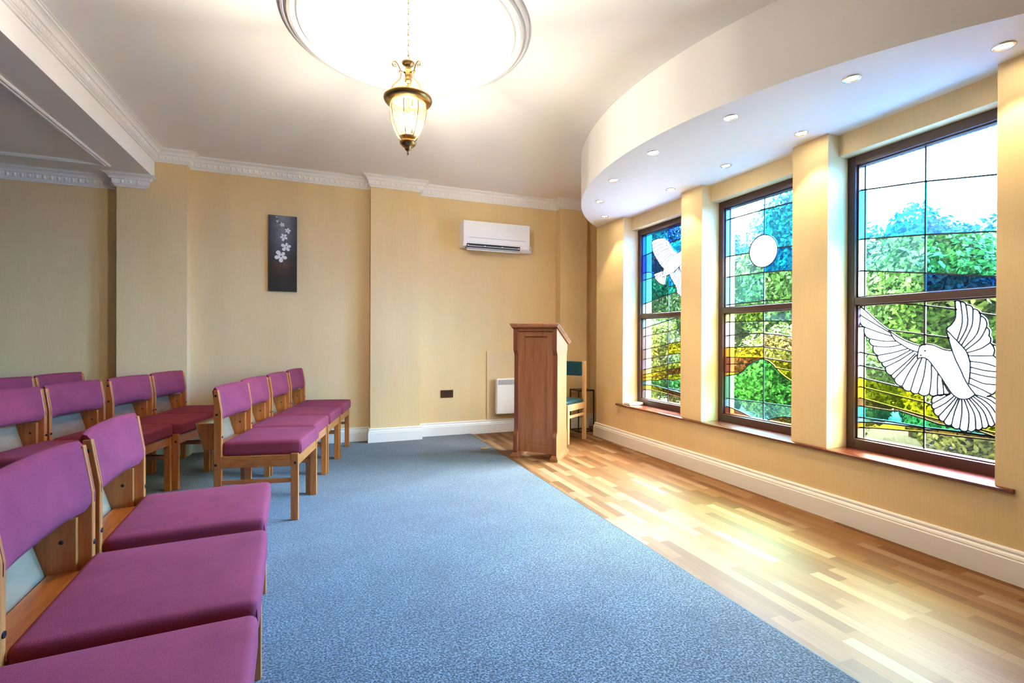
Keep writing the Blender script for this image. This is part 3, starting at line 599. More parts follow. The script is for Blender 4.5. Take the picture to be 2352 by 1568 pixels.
'w2l':{'L':[('olive_light',[(3.315,1.315),(2.902,1.311)]),('clear',[(3.314,1.19),(3.079,1.208),(2.901,1.21)]),('cream',[(3.314,1.089),(2.9,1.102)]),('amber',[(3.313,1.004),(2.9,1.013)]),('red_brown',[(3.313,0.941),(2.993,0.962),(2.899,0.967)]),('red_brown',[(3.312,0.871),(3.105,0.884),(2.899,0.897)]),('amber',[(3.312,0.833),(3.214,0.852),(3.125,0.87),(3.086,0.895),(3.049,0.936),(2.984,0.977),(2.921,1.0),(2.898,1.003)]),('green',[(3.311,0.645),(2.902,0.651)]),('aqua',[(3.31,0.58),(3.202,0.566),(3.103,0.547),(3.009,0.52),(2.945,0.507),(2.896,0.494)]),('red_brown',None)],'R':[('pale_aqua',[(2.902,1.311),(2.627,1.3)]),('clear',[(2.901,1.21),(2.753,1.199),(2.626,1.18)]),('rose_brown',[(2.9,1.102),(2.76,1.091),(2.626,1.071)]),('tan',[(2.9,1.016),(2.793,1.004),(2.625,0.99)]),('ochre',[(2.899,0.948),(2.759,0.937),(2.625,0.924)]),('yellow',[(2.898,1.003),(2.886,1.004),(2.835,0.988),(2.793,0.96),(2.759,0.926),(2.719,0.893),(2.671,0.865),(2.624,0.841)]),('green',[(2.902,0.651),(2.623,0.654)]),('aqua',[(2.896,0.496),(2.857,0.513),(2.765,0.549),(2.685,0.568),(2.623,0.574)]),('umber',None)],'white':[],'lines':[]},
'w1u':{'L':[('cyan_deep',[(4.459,2.085),(4.302,2.103),(4.036,2.116)]),('deep_blue',[(4.457,1.896),(4.363,1.895),(4.272,1.869),(4.034,1.883)]),('mid_blue',[(4.457,1.815),(4.261,1.828),(4.034,1.822)]),('teal',[(4.443,1.552),(4.248,1.585),(4.032,1.621)]),('pale_green',None)],'R':[('deep_blue',[(4.036,2.151),(3.86,2.161)]),('cyan_deep',[(4.033,1.702),(3.856,1.707)]),('teal',[(4.032,1.621),(3.924,1.634),(3.856,1.641)]),('pale_green',None)],'white':[[(4.314,2.216),(4.275,2.227),(4.198,2.23),(4.122,2.219),(4.07,2.195),(4.028,2.156),(3.997,2.109),(3.957,2.062),(3.902,2.029),(3.868,2.033),(3.84,2.048),(3.802,2.065),(3.77,2.062),(3.746,2.039),(3.769,2.017),(3.774,1.965),(3.787,1.915),(3.773,1.848),(3.717,1.77),(3.689,1.69),(3.716,1.634),(3.789,1.596),(3.854,1.587),(3.914,1.633),(3.919,1.667),(3.934,1.702),(3.964,1.739),(4.005,1.791),(4.026,1.831),(4.067,1.815),(4.082,1.779),(4.092,1.732),(4.129,1.732),(4.183,1.756),(4.249,1.806),(4.272,1.862),(4.12,1.881),(4.109,1.897),(4.12,1.905),(4.174,1.951),(4.207,1.991),(4.251,2.041),(4.291,2.104),(4.308,2.165)]],'lines':[[(4.08,2.2),(4.079,2.184),(4.076,2.161),(4.069,2.136),(4.055,2.107),(4.037,2.077),(4.017,2.052),(3.998,2.034),(3.978,2.022),(3.956,2.016),(3.929,2.019),(3.899,2.028),(3.878,2.035)],[(4.308,2.179),(4.28,2.184),(4.239,2.19),(4.197,2.194),(4.153,2.194),(4.109,2.191),(4.078,2.189)],[(4.302,2.135),(4.275,2.144),(4.237,2.155),(4.197,2.163),(4.152,2.163),(4.105,2.16),(4.072,2.157)],[(4.279,2.088),(4.252,2.1),(4.214,2.115),(4.175,2.127),(4.134,2.131),(4.093,2.132),(4.064,2.132)],[(4.251,2.044),(4.222,2.056),(4.181,2.073),(4.143,2.086),(4.109,2.093),(4.078,2.097),(4.057,2.099)],[(4.212,2.006),(4.188,2.02),(4.154,2.039),(4.121,2.055),(4.09,2.065),(4.059,2.071),(4.038,2.076)],[(4.196,1.976),(4.166,1.991),(4.126,2.012),(4.089,2.029),(4.06,2.039),(4.035,2.044),(4.017,2.048)],[(4.168,1.944),(4.141,1.96),(4.103,1.983),(4.068,2.002),(4.04,2.014),(4.014,2.022),(3.997,2.028)],[(4.125,1.91),(4.105,1.927),(4.076,1.952),(4.047,1.974),(4.017,1.991),(3.987,2.006),(3.966,2.016)],[(4.122,1.881),(4.126,1.861),(4.131,1.834),(4.125,1.816),(4.098,1.815),(4.061,1.822),(4.026,1.831),(3.997,1.837),(3.97,1.843),(3.945,1.851),(3.922,1.863),(3.901,1.876),(3.882,1.889),(3.864,1.902),(3.849,1.914),(3.839,1.923)],[(4.255,1.835),(4.12,1.874)],[(4.244,1.801),(4.122,1.857)],[(4.183,1.759),(4.125,1.819)],[(4.135,1.737),(4.119,1.815)],[(4.108,1.734),(4.098,1.816)],[(4.0,1.804),(3.882,1.883)],[(3.985,1.768),(3.877,1.875)],[(3.964,1.742),(3.872,1.865)],[(3.934,1.709),(3.862,1.854)],[(3.919,1.674),(3.855,1.833)],[(3.914,1.636),(3.843,1.818)],[(3.875,1.606),(3.819,1.815)],[(3.827,1.592),(3.791,1.811)],[(3.882,1.896),(3.871,1.871),(3.856,1.838),(3.838,1.817),(3.815,1.821),(3.79,1.836),(3.773,1.848)]]},
'w1l':{'L':[('pale_aqua',[(4.453,1.283),(4.04,1.356)]),('cream_green',[(4.453,1.191),(4.039,1.245)]),('cream',[(4.452,1.046),(4.038,1.111)]),('tan',[(4.451,0.939),(4.037,1.0)]),('pale_rose',[(4.45,0.825),(4.036,0.907)]),('amber_light',[(4.449,0.771),(4.036,0.848)]),('amber',[(4.449,0.737),(4.035,0.799)]),('orange',[(4.449,0.699),(4.298,0.727),(4.213,0.726),(4.12,0.748),(4.035,0.751)]),('teal_green',[(4.449,0.659),(4.237,0.666),(4.034,0.647)]),('ochre',[(4.448,0.607),(4.322,0.616),(4.034,0.599)]),('cream_green',None)],'R':[('pale_aqua',[(4.04,1.356),(3.857,1.389)]),('cream_green',[(4.039,1.245),(3.856,1.271)]),('pale_lilac',[(4.038,1.115),(3.855,1.137)]),('amber',[(4.037,1.004),(3.854,1.025)]),('pale_lilac',[(4.036,0.911),(3.854,0.937)]),('amber_light',[(4.036,0.851),(3.853,0.88)]),('red_brown',[(4.035,0.802),(3.853,0.826)]),('orange',[(4.035,0.751),(3.921,0.756),(3.852,0.771)]),('teal_green',[(4.034,0.662),(3.851,0.654)]),('ice_blue',[(4.034,0.646),(3.851,0.631)]),('red_brown',[(4.034,0.599),(3.851,0.583)]),('tan',None)],'white':[],'lines':[]}}


XG = 3.31
def inside(p, poly):
    x, y = p; r = False; j = len(poly)-1
    for i in range(len(poly)):
        xi, yi = poly[i]; xj, yj = poly[j]
        if (yi > y) != (yj > y) and x < (xj-xi)*(y-yi)/(yj-yi)+xi: r = not r
        j = i
    return r

def zat(line, y):
    """height of a lead line at y; lines run with y falling and are extended at their ends"""
    l = sorted(line)
    if y <= l[0][0]:
        (a, b), (c, d) = l[0], l[1]
    elif y >= l[-1][0]:
        (a, b), (c, d) = l[-2], l[-1]
    else:
        for (a, b), (c, d) in zip(l, l[1:]):
            if a <= y <= c: break
    return b+(d-b)*(y-a)/(c-a) if abs(c-a) > 1e-6 else b

def strip(bm, pts, w, t, x):
    """flat lead came along a polyline on the glass, raised on both faces"""
    for (a, b) in zip(pts, pts[1:]):
        a, b = Vector(a), Vector(b); d = b-a
        if d.length < 1e-5: continue
        d.normalize(); n = Vector((-d.y, d.x))*w/2; e = d*w*.3
        q = [a-e-n, b+e-n, b+e+n, a-e+n]
        box_v = [bm.verts.new((x-t, p.x, p.y)) for p in q]+[bm.verts.new((x+t, p.x, p.y)) for p in q]
        for f in ((0, 1, 2, 3), (7, 6, 5, 4), (0, 4, 5, 1), (1, 5, 6, 2), (2, 6, 7, 3), (3, 7, 4, 0)): bm.faces.new([box_v[i] for i in f])

def sash(key, y0, y1, z0, z1, parent, nm):
    D = GLASS[key]; ym = (y0+y1)/2
    ey, ez = .02, .02
    Y0, Y1, Z0, Z1 = y0-ey, y1+ey, z0-ez, z1+ez
    cols = {'L': (ym, Y1), 'R': (Y0, ym)}
    lines = {}; segs = [[(Y0, Z0), (Y1, Z0), (Y1, Z1), (Y0, Z1), (Y0, Z0)], [(ym, Z0), (ym, Z1)]]
    lead = []
    for c, (a, b) in cols.items():
        bands = D[c]; zs = []
        ny = 18
        ys = [a+(b-a)*i/ny for i in range(ny+1)]
        raw = [[zat(l, y) for y in ys] if l else [Z0-1]*(ny+1) for _, l in bands]
        eff = [[max(raw[j][i] for j in range(k, len(bands))) for i in range(ny+1)] for k in range(len(bands))]
        lines[c] = (ys, eff, [n for n, _ in bands])
        for k in range(len(bands)-1):
            own = [abs(raw[k][i]-eff[k][i]) < 1e-6 for i in range(ny+1)]
            cur = []
            for i in range(ny+1):
                ok = own[i] and Z0 < raw[k][i] < Z1
                if ok: cur.append((ys[i], raw[k][i]))
                if (not ok or i == ny) and len(cur) > 1: segs.append(cur); lead.append(cur)
                if not ok: cur = []
    whites = D['white']
    for w in whites: segs.append(list(w)+[w[0]])
    verts, edges = [], []
    for s in segs:
        i0 = len(verts); verts += [Vector(p) for p in s]; edges += [(i0+i, i0+i+1) for i in range(len(s)-1)]
    ov, oe, of, *_ = delaunay_2d_cdt(verts, edges, [], 0, 1e-5)
    names = []
    def mat_at(p):
        for w in whites:
            if inside(p, w): return 'opal'
        c = 'L' if p[0] > ym else 'R'
        ys, eff, nn = lines[c]; f = (p[0]-ys[0])/(ys[-1]-ys[0])*(len(ys)-1); i = max(0, min(len(ys)-2, int(f))); f -= i
        for k, e in enumerate(eff):
            if p[1] > e[i]+(e[i+1]-e[i])*f: return nn[k]
        return nn[-1]
    bm = bmesh.new(); bv = [bm.verts.new((XG, v.x, v.y)) for v in ov]
    for f in of:
        c = sum((ov[i] for i in f), Vector((0, 0)))/len(f)
        if not (Y0 < c.x < Y1 and Z0 < c.y < Z1): continue
        m = mat_at((c.x, c.y))
        if m not in names: names.append(m)
        bm.faces.new([bv[i] for i in f]).material_index = names.index(m)
    g = obj('stained_glass', bm, [MG[n] for n in names], parent); g['label'] = nm
    bm = bmesh.new()
    def clip(pts):
        out, cur = [], []
        for a, b in zip(pts, pts[1:]):
            nn = max(1, int((Vector(b)-Vector(a)).length/.01))
            for i in range(nn):
                p = (a[0]+(b[0]-a[0])*(i+.5)/nn, a[1]+(b[1]-a[1])*(i+.5)/nn)
                q0 = (a[0]+(b[0]-a[0])*i/nn, a[1]+(b[1]-a[1])*i/nn); q1 = (a[0]+(b[0]-a[0])*(i+1)/nn, a[1]+(b[1]-a[1])*(i+1)/nn)
                if any(inside(p, w) for w in whites):
                    if len(cur) > 1: out.append(cur)
                    cur = []
                else:
                    if not cur: cur = [q0]
                    cur.append(q1)
        if len(cur) > 1: out.append(cur)
        return out
    def simp(s):
        # keep corners only
        o2 = [s[0]]
        for i in range(1, len(s)-1):
            a, b, c = Vector(o2[-1]), Vector(s[i]), Vector(s[i+1])
            if abs((b-a).normalized().cross((c-b).normalized())) > .01: o2.append(s[i])
        return o2+[s[-1]]
    for s in lead+[[(ym, Z0), (ym, Z1)], [(y1-.035, Z0), (y1-.035, Z1)], [(y0+.035, Z0), (y0+.035, Z1)]]:
        for c in clip(s): strip(bm, simp(c), .0085, .005, XG)
    obj('lead_lines', bm, M['lead'], parent)
    if whites:
        bm = bmesh.new()
        for w in whites: strip(bm, list(w)+[w[0]], .0075, .005, XG)
        for l in D['lines']: strip(bm, l, .0068, .0045, XG)
        for p in D.get('eye', []): cyl(bm, (XG-.004, p[0], p[1]), (XG+.004, p[0], p[1]), .006, 10)
        obj('dove_outline' if D['lines'] else 'moon_outline', bm, M['leadthin'] if D['lines'] else M['lead'], parent)

WL = {1: 'stained glass window with small white dove in blue sky, farthest along the wall', 2: 'middle stained glass window with white moon disc over a green hill', 3: 'nearest stained glass window with large white dove below its middle rail'}
for n, a, b in WIN:
    w = thing('window_%d' % n, WL[n], 'window'); w['kind'] = 'structure'
    bm = bmesh.new(); e = .05
    xb = XF+.075
    box(bm, XF, xb, a, a+e, ZSILL, ZHEAD, .003); box(bm, XF, xb, b-e, b, ZSILL, ZHEAD, .003)
    box(bm, XF, xb, a+e, b-e, ZHEAD-.06, ZHEAD, .003); box(bm, XF, xb, a+e, b-e, ZSILL, ZSILL+.062, .003)
    # stepped glazing bead inside the frame
    for zz0, zz1 in ((ZSILL+.062, 1.39), (1.437, ZHEAD-.06)):
        box(bm, XF+.022, xb, a+e, a+e+.010, zz0, zz1); box(bm, XF+.022, xb, b-e-.010, b-e, zz0, zz1)
        box(bm, XF+.022, xb, a+e, b-e, zz0, zz0+.008); box(bm, XF+.022, xb, a+e, b-e, zz1-.008, zz1)
    obj('window_frame', bm, M['frame'], w)
    obj('meeting_rail', B(XF, xb, a+e, b-e, 1.39, 1.437, bev=.003), M['frame'], w)
    sash('w%du' % n, a+e, b-e, 1.437, ZHEAD-.06, w, 'upper leaded panel of blue and green glass')
    sash('w%dl' % n, a+e, b-e, ZSILL+.062, 1.39, w, 'lower leaded panel of amber and green glass')
bm = bmesh.new()
for n, a, b in WIN: box(bm, XR-.004, 3.34, a, b, ZSILL-.022, ZSILL)
rs = [(XR+.001, ZSILL-.022), (XR-.020, ZSILL-.022), (XR-.028, ZSILL-.018), (XR-.030, ZSILL-.011), (XR-.028, ZSILL-.004), (XR-.020, ZSILL), (XR+.001, ZSILL)]
prism(bm, rs, 1.265, 4.60, axis='y')
struct(obj('trim_6', bm, M['mahogany'], smooth=True, angle=.6), 'glossy mahogany window sill running below the stained glass windows', 'window sill')

# ------------------------------------------------------------------ purple chairs
BTX, BBX = -.594, -.545   # book box: top and bottom of its sloping back
CO = (.245, -.2625)     # shift so that the origin lies under the middle of the chair
def bolt_bm(x, y0, y1, z, r=.0075):
    bm = bmesh.new(); cyl(bm, (x, y0, z), (x, y1, z), r, 12)
    bmesh.ops.bevel(bm, geom=[e for e in bm.edges if len(e.link_faces) == 2 and any(len(f.verts) > 4 for f in e.link_faces)], offset=.0015, segments=2, affect='EDGES')
    return shift(bm, (CO[0], CO[1], 0))

def pad_bm():
    """concave back pad: loft of rounded sections between the posts"""
    bm = bmesh.new(); rings = []; n = 30
    for i in range(n+1):
        t = i/n; y = .010+.505*t
        k = abs(2*t-1)
        off = -.026*(1-k**3.2)
        end = min(1., min(t, 1-t)/.045); tk = .038*(.8+.2*math.sqrt(max(0, 1-(1-end)**2)))
        zt = .838+.004*math.sin(PI*t); zb = .632
        sec = []
        def fx(z): return -.4435-.024*max(0., min(1., (z-.68)/.15))
        m = 9
        for j in range(m+1):                       # front face upwards, with rounded top and bottom edges
            u = j/m; z = zb+(zt-zb)*u
            rnd = .014*(1-math.sqrt(max(0, 1-(max(0, abs(2*u-1)-.72)/.28)**2)))
            bul = .006*math.sin(PI*u)*math.sin(PI*t)
            sec.append((fx(z)-rnd+bul+off, z))
        for j in range(m+1):
            u = 1-j/m; z = zb+(zt-zb)*u
            rnd = .014*(1-math.sqrt(max(0, 1-(max(0, abs(2*u-1)-.72)/.28)**2)))
            sec.append((fx(z)-tk+rnd+off, z))
        rings.append([bm.verts.new((x+CO[0], y+CO[1], z)) for x, z in sec])
    for a, b in zip(rings, rings[1:]):
        k = len(a)
        for j in range(k): bm.faces.new((a[j], a[(j+1) % k], b[(j+1) % k], b[j])).smooth = True
    for r in (rings[0], rings[-1]):
        k = len(r)//2
        for j in range(k-1): bm.faces.new((r[j], r[j+1], r[len(r)-2-j], r[len(r)-1-j]))
    return bm

def make_chair(name, label, group):
    t = thing(name, label, 'chair', group=group)
    for s, (y0, y1) in enumerate(((0, .024), (.501, .525))):
        def Bx(x0, x1, ya, yb, z0, z1, bev=.003): return shift(B(x0, x1, ya, yb, z0, z1, bev=bev), (*CO, 0))
        lg = obj('front_leg', Bx(-.045, 0, y0, y1, 0, .422), M['beech_up'], t)
        bm = bmesh.new(); prism(bm, [(-.49, 0), (-.445, 0), (-.445, .684), (-.467, .824), (-.49, .824)], y0, y1, axis='y', bev=.003); shift(bm, (*CO, 0))
        ps = obj('back_post', bm, M['beech_up'], t)
        yo, yi = ((y0-.003, y0+.004) if s == 0 else (y1+.003, y1-.004))
        ba, bb = min(yo, yi), max(yo, yi)
        for x, z in ((-.477, .364), (-.477, .79), (-.472, .674)): obj('bolt', bolt_bm(x, ba, bb, z), M['bolt'], ps)
        obj('bolt', bolt_bm(-.018, ba, bb, .363), M['bolt'], lg)
        # bolt in the front face of the post
        bm = bmesh.new(); cyl(bm, (-.449, (y0+y1)/2, .535), (-.4425, (y0+y1)/2, .535), .0075, 12); shift(bm, (*CO, 0)); obj('bolt', bm, M['bolt'], ps)
        ya, yb = (y0+.001, y0+.021) if s == 0 else (y1-.021, y1-.001)
        obj('side_rail', Bx(-.445, -.045, ya, yb, .343, .413, .002), M['beech'], t)
        ya, yb = (y0+.003, y0+.021) if s == 0 else (y1-.021, y1-.003)
        obj('stretcher', Bx(-.445, -.045, ya, yb, .240, .266, .002), M['beech'], t)
        # side panel of the book box behind
        ya, yb = (.024, .040) if s == 0 else (.485, .501)
        bm = bmesh.new(); prism(bm, [(-.478, .618), (BTX, .618), (BBX, .455), (-.478, .455)], ya, yb, axis='y', bev=.0015); shift(bm, (*CO, 0))
        pn = obj('box_side', bm, M['beech_up'], t)
        yy = .040 if s == 0 else .485
        obj('bolt', bolt_bm(-.512, yy-.002, yy+.002, .553, .006), M['bolt'], pn)
    def Bx(x0, x1, ya, yb, z0, z1, bev=.003): return shift(B(x0, x1, ya, yb, z0, z1, bev=bev), (*CO, 0))
    obj('front_rail', Bx(-.026, -.004, .024, .501, .343, .413, .002), M['beech_cross'], t)
    obj('rear_rail', Bx(-.478, -.456, .040, .485, .343, .413, .002), M['beech_cross'], t)
    bm = bmesh.new(); prism(bm, [(BTX-.0002, .621), (BTX-.0092, .621), (BBX-.0092, .451), (BBX-.0002, .455)], .0245, .5005, axis='y'); shift(bm, (*CO, 0))
    obj('box_back', bm, M['ply'], t)
    obj('box_floor', Bx(BBX+.002, -.450, .041, .484, .456, .465, .001), M['beech_cross'], t)
    bm = bmesh.new(); rbox(bm, .2325, .2505, .046, .021, crown=.013); shift(bm, (-.2145+CO[0], .2625+CO[1], .458))
    st = obj('seat', bm, M['purple'], t, smooth=True)
    # sewn corner seams at the front corners of the cushion
    for y in (.016, .509):
        bm = bmesh.new(); sgn = -1 if y < .2 else 1
        pts = [(.012-.0075, y-sgn*.004, .412), (.0145, y-sgn*.0015, .43), (.0145, y-sgn*.0015, .455), (.0125, y-sgn*.0035, .478)]
        tube(bm, [(p[0]+CO[0], p[1]+CO[1], p[2]) for p in pts], .0012, 6); obj('seam', bm, M['seam'], st)
    obj('back_pad', pad_bm(), M['purple'], t, smooth=True, angle=1.0)
    return t

FRONT, SECOND, THIRD = 'chairs of the front row', 'chairs of the second row', 'chairs of the third row'
chairs = [  # near front outer corner (x, y), turn (degrees), label, group
    ((-.143, 3.321), 11.7, 'purple chair at near end of far front block, its wooden side frame showing', FRONT),
    ((-.072, 3.855), 11.7, 'purple chair in far front block, seat just behind the near end chair', FRONT),
    ((.044, 4.385), 11.7, 'purple chair in far front block, third along and second from the back wall', FRONT),
    ((.160, 4.915), 11.7, 'purple chair in far front block standing closest to the back wall', FRONT),
    ((-.205, 1.905), -3.2, 'purple foreground chair with open gap beyond it, seat corner overlapping the grey carpet', FRONT),
    ((-.161, 1.307), -3.2, 'large purple foreground chair, backrest at the left edge of the photo', FRONT),
    ((-.128, .757), -3.2, 'purple foreground chair of which only the seat shows at the bottom edge', FRONT),
    ((-1.289, 3.273), 12.7, 'purple chair in second row cut by the left edge of the photo', SECOND),
    ((-1.170, 3.800), 12.7, 'purple chair in second row, second from the left edge', SECOND),
    ((-1.013, 4.305), 12.7, 'purple chair in second row, second from the back wall', SECOND),
    ((-.894, 4.832), 12.7, 'purple chair in second row closest to the back wall pilaster', SECOND),
    ((-1.800, 4.348), 13., 'purple chair in rearmost row cut by the left edge of the photo', THIRD),
    ((-1.680, 4.874), 13., 'purple chair in rearmost row closest to the back wall', THIRD)]
chair0 = None
for (px, py), deg, lab, grp in chairs:
    a = math.radians(deg)
    loc = (px-.245*math.cos(a)+.2625*math.sin(a), py+.245*math.sin(a)+.2625*math.cos(a), .009)
    if chair0 is None:
        chair0 = make_chair('padded_chair', lab, grp); chair0.location = loc; chair0.rotation_euler = (0, 0, -a)
    else: copy_thing(chair0, loc, -a, lab, grp)

# ------------------------------------------------------------------ lectern (local x: along its width, local y: towards the speaker)
lec = thing('lectern', 'tall beech wood lectern with sloping top beside the end of the carpet', 'lectern', (2.024, 4.377, 0), 0)
lec.rotation_euler = (0, 0, math.atan2(-.329, .354))
# width .48 (x -.24 .. .24), depth .42 (y -.21 .. .21): y- faces the chairs
def side_out():
    f = [(-.190, .05), (-.190, .205)]
    def og(y0, z0, y1, z1, n=8): return [(y0+(y1-y0)*(1-math.cos(PI*i/n))/2, z0+(z1-z0)*i/n) for i in range(1, n+1)]
    f += og(-.190, .205, -.163, .285); f += [(-.163, 1.00)]; f += og(-.163, 1.00, -.190, 1.06)
    f += [(-.190, 1.262)]
    r = [(.190, 1.118), (.190, 1.06)]+og(.190, 1.06, .163, 1.00)+[(.163, .285)]+og(.163, .285, .190, .205)+[(.190, .05)]
    return f+r
for x0, x1 in ((-.2205, -.1765), (.1765, .2205)):
    bm = bmesh.new(); prism(bm, side_out(), x0, x1, axis='x', bev=.002, seg=1)
    for f in bm.faces:
        f.normal_update()
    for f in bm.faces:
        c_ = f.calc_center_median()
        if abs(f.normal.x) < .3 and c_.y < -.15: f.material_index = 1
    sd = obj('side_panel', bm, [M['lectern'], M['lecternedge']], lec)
    bm = bmesh.new(); xm = (x0+x1)/2
    for hw, hd, z0, z1 in ((.040, .2095, 0., .028), (.036, .205, .028, .034), (.032, .2015, .034, .042), (.028, .1975, .042, .050)):
        box(bm, xm-hw, xm+hw, -hd, hd, z0, z1, .002)
    obj('foot', bm, M['lectern'], sd)
fp = thing('front_panel_tmp', '', '') if False else None
bm = bmesh.new(); yf = -.140
for x0, x1, z0, z1 in ((-.1765, -.115, .062, 1.262), (.115, .1765, .062, 1.262), (-.115, .115, .062, .135), (-.115, .115, 1.185, 1.262)):
    box(bm, x0, x1, yf-.014, yf+.011, z0, z1, .002)
fr = obj('front_panel', bm, M['lectern'], lec)
obj('inset_panel', B(-.118, .118, yf+.005, yf+.010, .132, 1.188), M['lectern'], fr)
bm = bmesh.new(); box(bm, -.1765, .1765, -.178, -.12, 1.238, 1.268, .002); obj('cornice_strip', bm, M['lectern'], lec)
# sloping top with moulded edge
bm = bmesh.new()
sl = math.atan2(1.262-1.118, .38)
L = .232/math.cos(sl)
tp = [(0., .2415), (.006, .2475), (.014, .2475), (.016, .2435), (.022, .2425), (.028, .2365), (.036, .2325)]
rings = []
for dz, h in tp:
    hy = L-(.2475-h)
    rings.append([bm.verts.new(p) for p in ((-h, -hy, .036-dz), (h, -hy, .036-dz), (h, hy, .036-dz), (-h, hy, .036-dz))])
for a, b in zip(rings, rings[1:]):
    for j in range(4): bm.faces.new((a[j], a[(j+1) % 4], b[(j+1) % 4], b[j]))
bm.faces.new(rings[0]); bm.faces.new(rings[-1])
bmesh.ops.rotate(bm, verts=bm.verts[:], cent=(0, 0, 0), matrix=Matrix.Rotation(-sl, 3, 'X'))
shift(bm, (0, .0, 1.19+.002))
obj('sloping_top', bm, M['lectern'], lec)
bm = bmesh.new(); box(bm, -.1765, .1765, -.12, .16, .72, .738, .001); obj('shelf', bm, M['lectern'], lec)

# ------------------------------------------------------------------ teal chair behind the lectern
tc_ = thing('speaker_chair', 'pale wood chair with teal padded seat and back behind the lectern', 'chair', (2.844, 4.941, 0))
fdir = Vector((-.84, -.54)).normalized()
tc_.rotation_euler = (0, 0, math.atan2(fdir.y, fdir.x))
# local x forward, y to the chair's left; origin at the outer rear post (chair's left one)
W_ = .44; Dp = .42
for yy in (0, -W_+.036):
    bm = bmesh.new(); box(bm, -.024, .024, yy-.018, yy+.018, 0, .905, .003); obj('back_post', bm, M['pine'], tc_)
    bm = bmesh.new(); box(bm, Dp-.045, Dp, yy-.018, yy+.018, 0, .430, .003); obj('front_leg', bm, M['pine'], tc_)
    bm = bmesh.new(); box(bm, .02, Dp-.045, yy-.011, yy+.011, .362, .432, .002); obj('side_rail', bm, M['pine'], tc_)
    bm = bmesh.new(); box(bm, .02, Dp-.045, yy-.009, yy+.009, .281, .311, .002); obj('stretcher', bm, M['pine'], tc_)
bm = bmesh.new(); box(bm, Dp-.04, Dp-.015, -W_+.05, -.014, .362, .430, .002); obj('front_rail', bm, M['pine'], tc_)
bm = bmesh.new(); box(bm, -.012, .012, -W_+.05, -.014, .362, .430, .002); obj('rear_rail', bm, M['pine'], tc_)
bm = bmesh.new(); rbox(bm, Dp/2-.008, W_/2-.012, .022, .020, crown=.022); shift(bm, (Dp/2+.012, -W_/2+.018, .452)); obj('seat', bm, M['teal'], tc_, smooth=True)
bm = bmesh.new(); rbox(bm, .018, W_/2-.040, .084, .012); shift(bm, (.010, -W_/2+.018, .817)); obj('back_pad', bm, M['teal'], tc_, smooth=True)

# ------------------------------------------------------------------ slim black stand in the corner
st = thing('plant_stand', 'slim black metal stand in the corner behind the teal chair', 'stand', (2.968, 5.294, 0))
s_, h_, r_ = .215, .522, .006
bm = bmesh.new()
for x in (0, s_):
    for y in (0, s_): box(bm, x-r_, x+r_, y-r_, y+r_, 0, h_)
obj('frame_leg', bm, M['blackmetal'], st)
for nm_, zz in (('base_ring', .006), ('top_ring', h_-.006)):
    bm = bmesh.new()
    box(bm, 0, s_, -r_, r_, zz-r_, zz+r_); box(bm, 0, s_, s_-r_, s_+r_, zz-r_, zz+r_); box(bm, -r_, r_, 0, s_, zz-r_, zz+r_); box(bm, s_-r_, s_+r_, 0, s_, zz-r_, zz+r_)
    obj(nm_, bm, M['blackmetal'], st)
obj('top_plate', B(-r_, s_+r_, -r_, s_+r_, h_-.002, h_+.003), M['blackmetal'], st)

# ------------------------------------------------------------------ things on the back wall
YW = YB
pic = obj('canvas_picture', B(-.532, -.260, YW-.032, YW-.002, 1.655, 2.452, bev=.002), M['canvas'])
tag(pic, 'tall narrow dark canvas painting of white orchid blossom on the back wall', 'picture')
def pic_pt(u, v):   # canvas fractions from the left and from the top
    return (-.532+.272*u, YW-.0325, 2.452-.797*v)
FL = [(.29, .025, .030, 3), (.31, .080, .045, 4), (.475, .122, .075, 5), (.67, .195, .095, 5), (.53, .282, .125, 5), (.625, .41, .155, 5), (.44, .54, .20, 5)]
bm = bmesh.new()
stem = [(.29, .02), (.30, .07), (.40, .105), (.60, .15), (.67, .19), (.60, .25), (.575, .34), (.575, .40), (.49, .47), (.475, .55), (.48, .62), (.465, .80), (.45, .985)]
for (a, b), (c, d) in zip(stem, stem[1:]):
    p, q = Vector(pic_pt(a, b)), Vector(pic_pt(c, d)); n = Vector((0, 1, 0)).cross((q-p).normalized())*.0024
    bm.faces.new([bm.verts.new(k) for k in (p-n, q-n, q+n, p+n)])
obj('painted_stem', bm, M['stem'], pic)
bm = bmesh.new(); bs = bmesh.new()
for i, (u, v, s, n) in enumerate(FL):
    c = Vector(pic_pt(u, v)); rr = s*.272*1.08
    for k in range(n):
        ang = 2*PI*k/n+.5+i*.7; d = Vector((math.cos(ang), 0, math.sin(ang))); e = Vector((-d.z, 0, d.x)); ln = rr*(.9+.25*((k*7+i*3) % 4)/3)
        ps = []
        for t in [2*PI*q/18 for q in range(18)]:
            x = .55+.47*math.cos(t); w = .40*math.sin(t)*(.75+.3*math.cos(t))
            ps.append(bm.verts.new(c+d*ln*x+e*ln*w+Vector((0, -.0012-.0003*k, 0))))
        bm.faces.new(ps)
    bs.faces.new([bs.verts.new(c+Vector((math.cos(t)*rr*.13, -.004, math.sin(t)*rr*.13))) for t in [2*PI*q/12 for q in range(12)]])
obj('painted_blossom', bm, M['petal'], pic); obj('blossom_centre', bs, M['stem'], pic)

ac = thing('air_conditioner', 'white wall mounted air conditioner high on the back wall', 'air conditioner', (1.95, YW, 2.24))
AX0, AX1 = -.424, .416
body = [(-.002, .015), (-.13, .0), (-.195, .012), (-.208, .05), (-.208, .296), (-.196, .308), (-.002, .308)]
bm = bmesh.new(); prism(bm, body, AX0, AX1, axis='x', bev=.004)
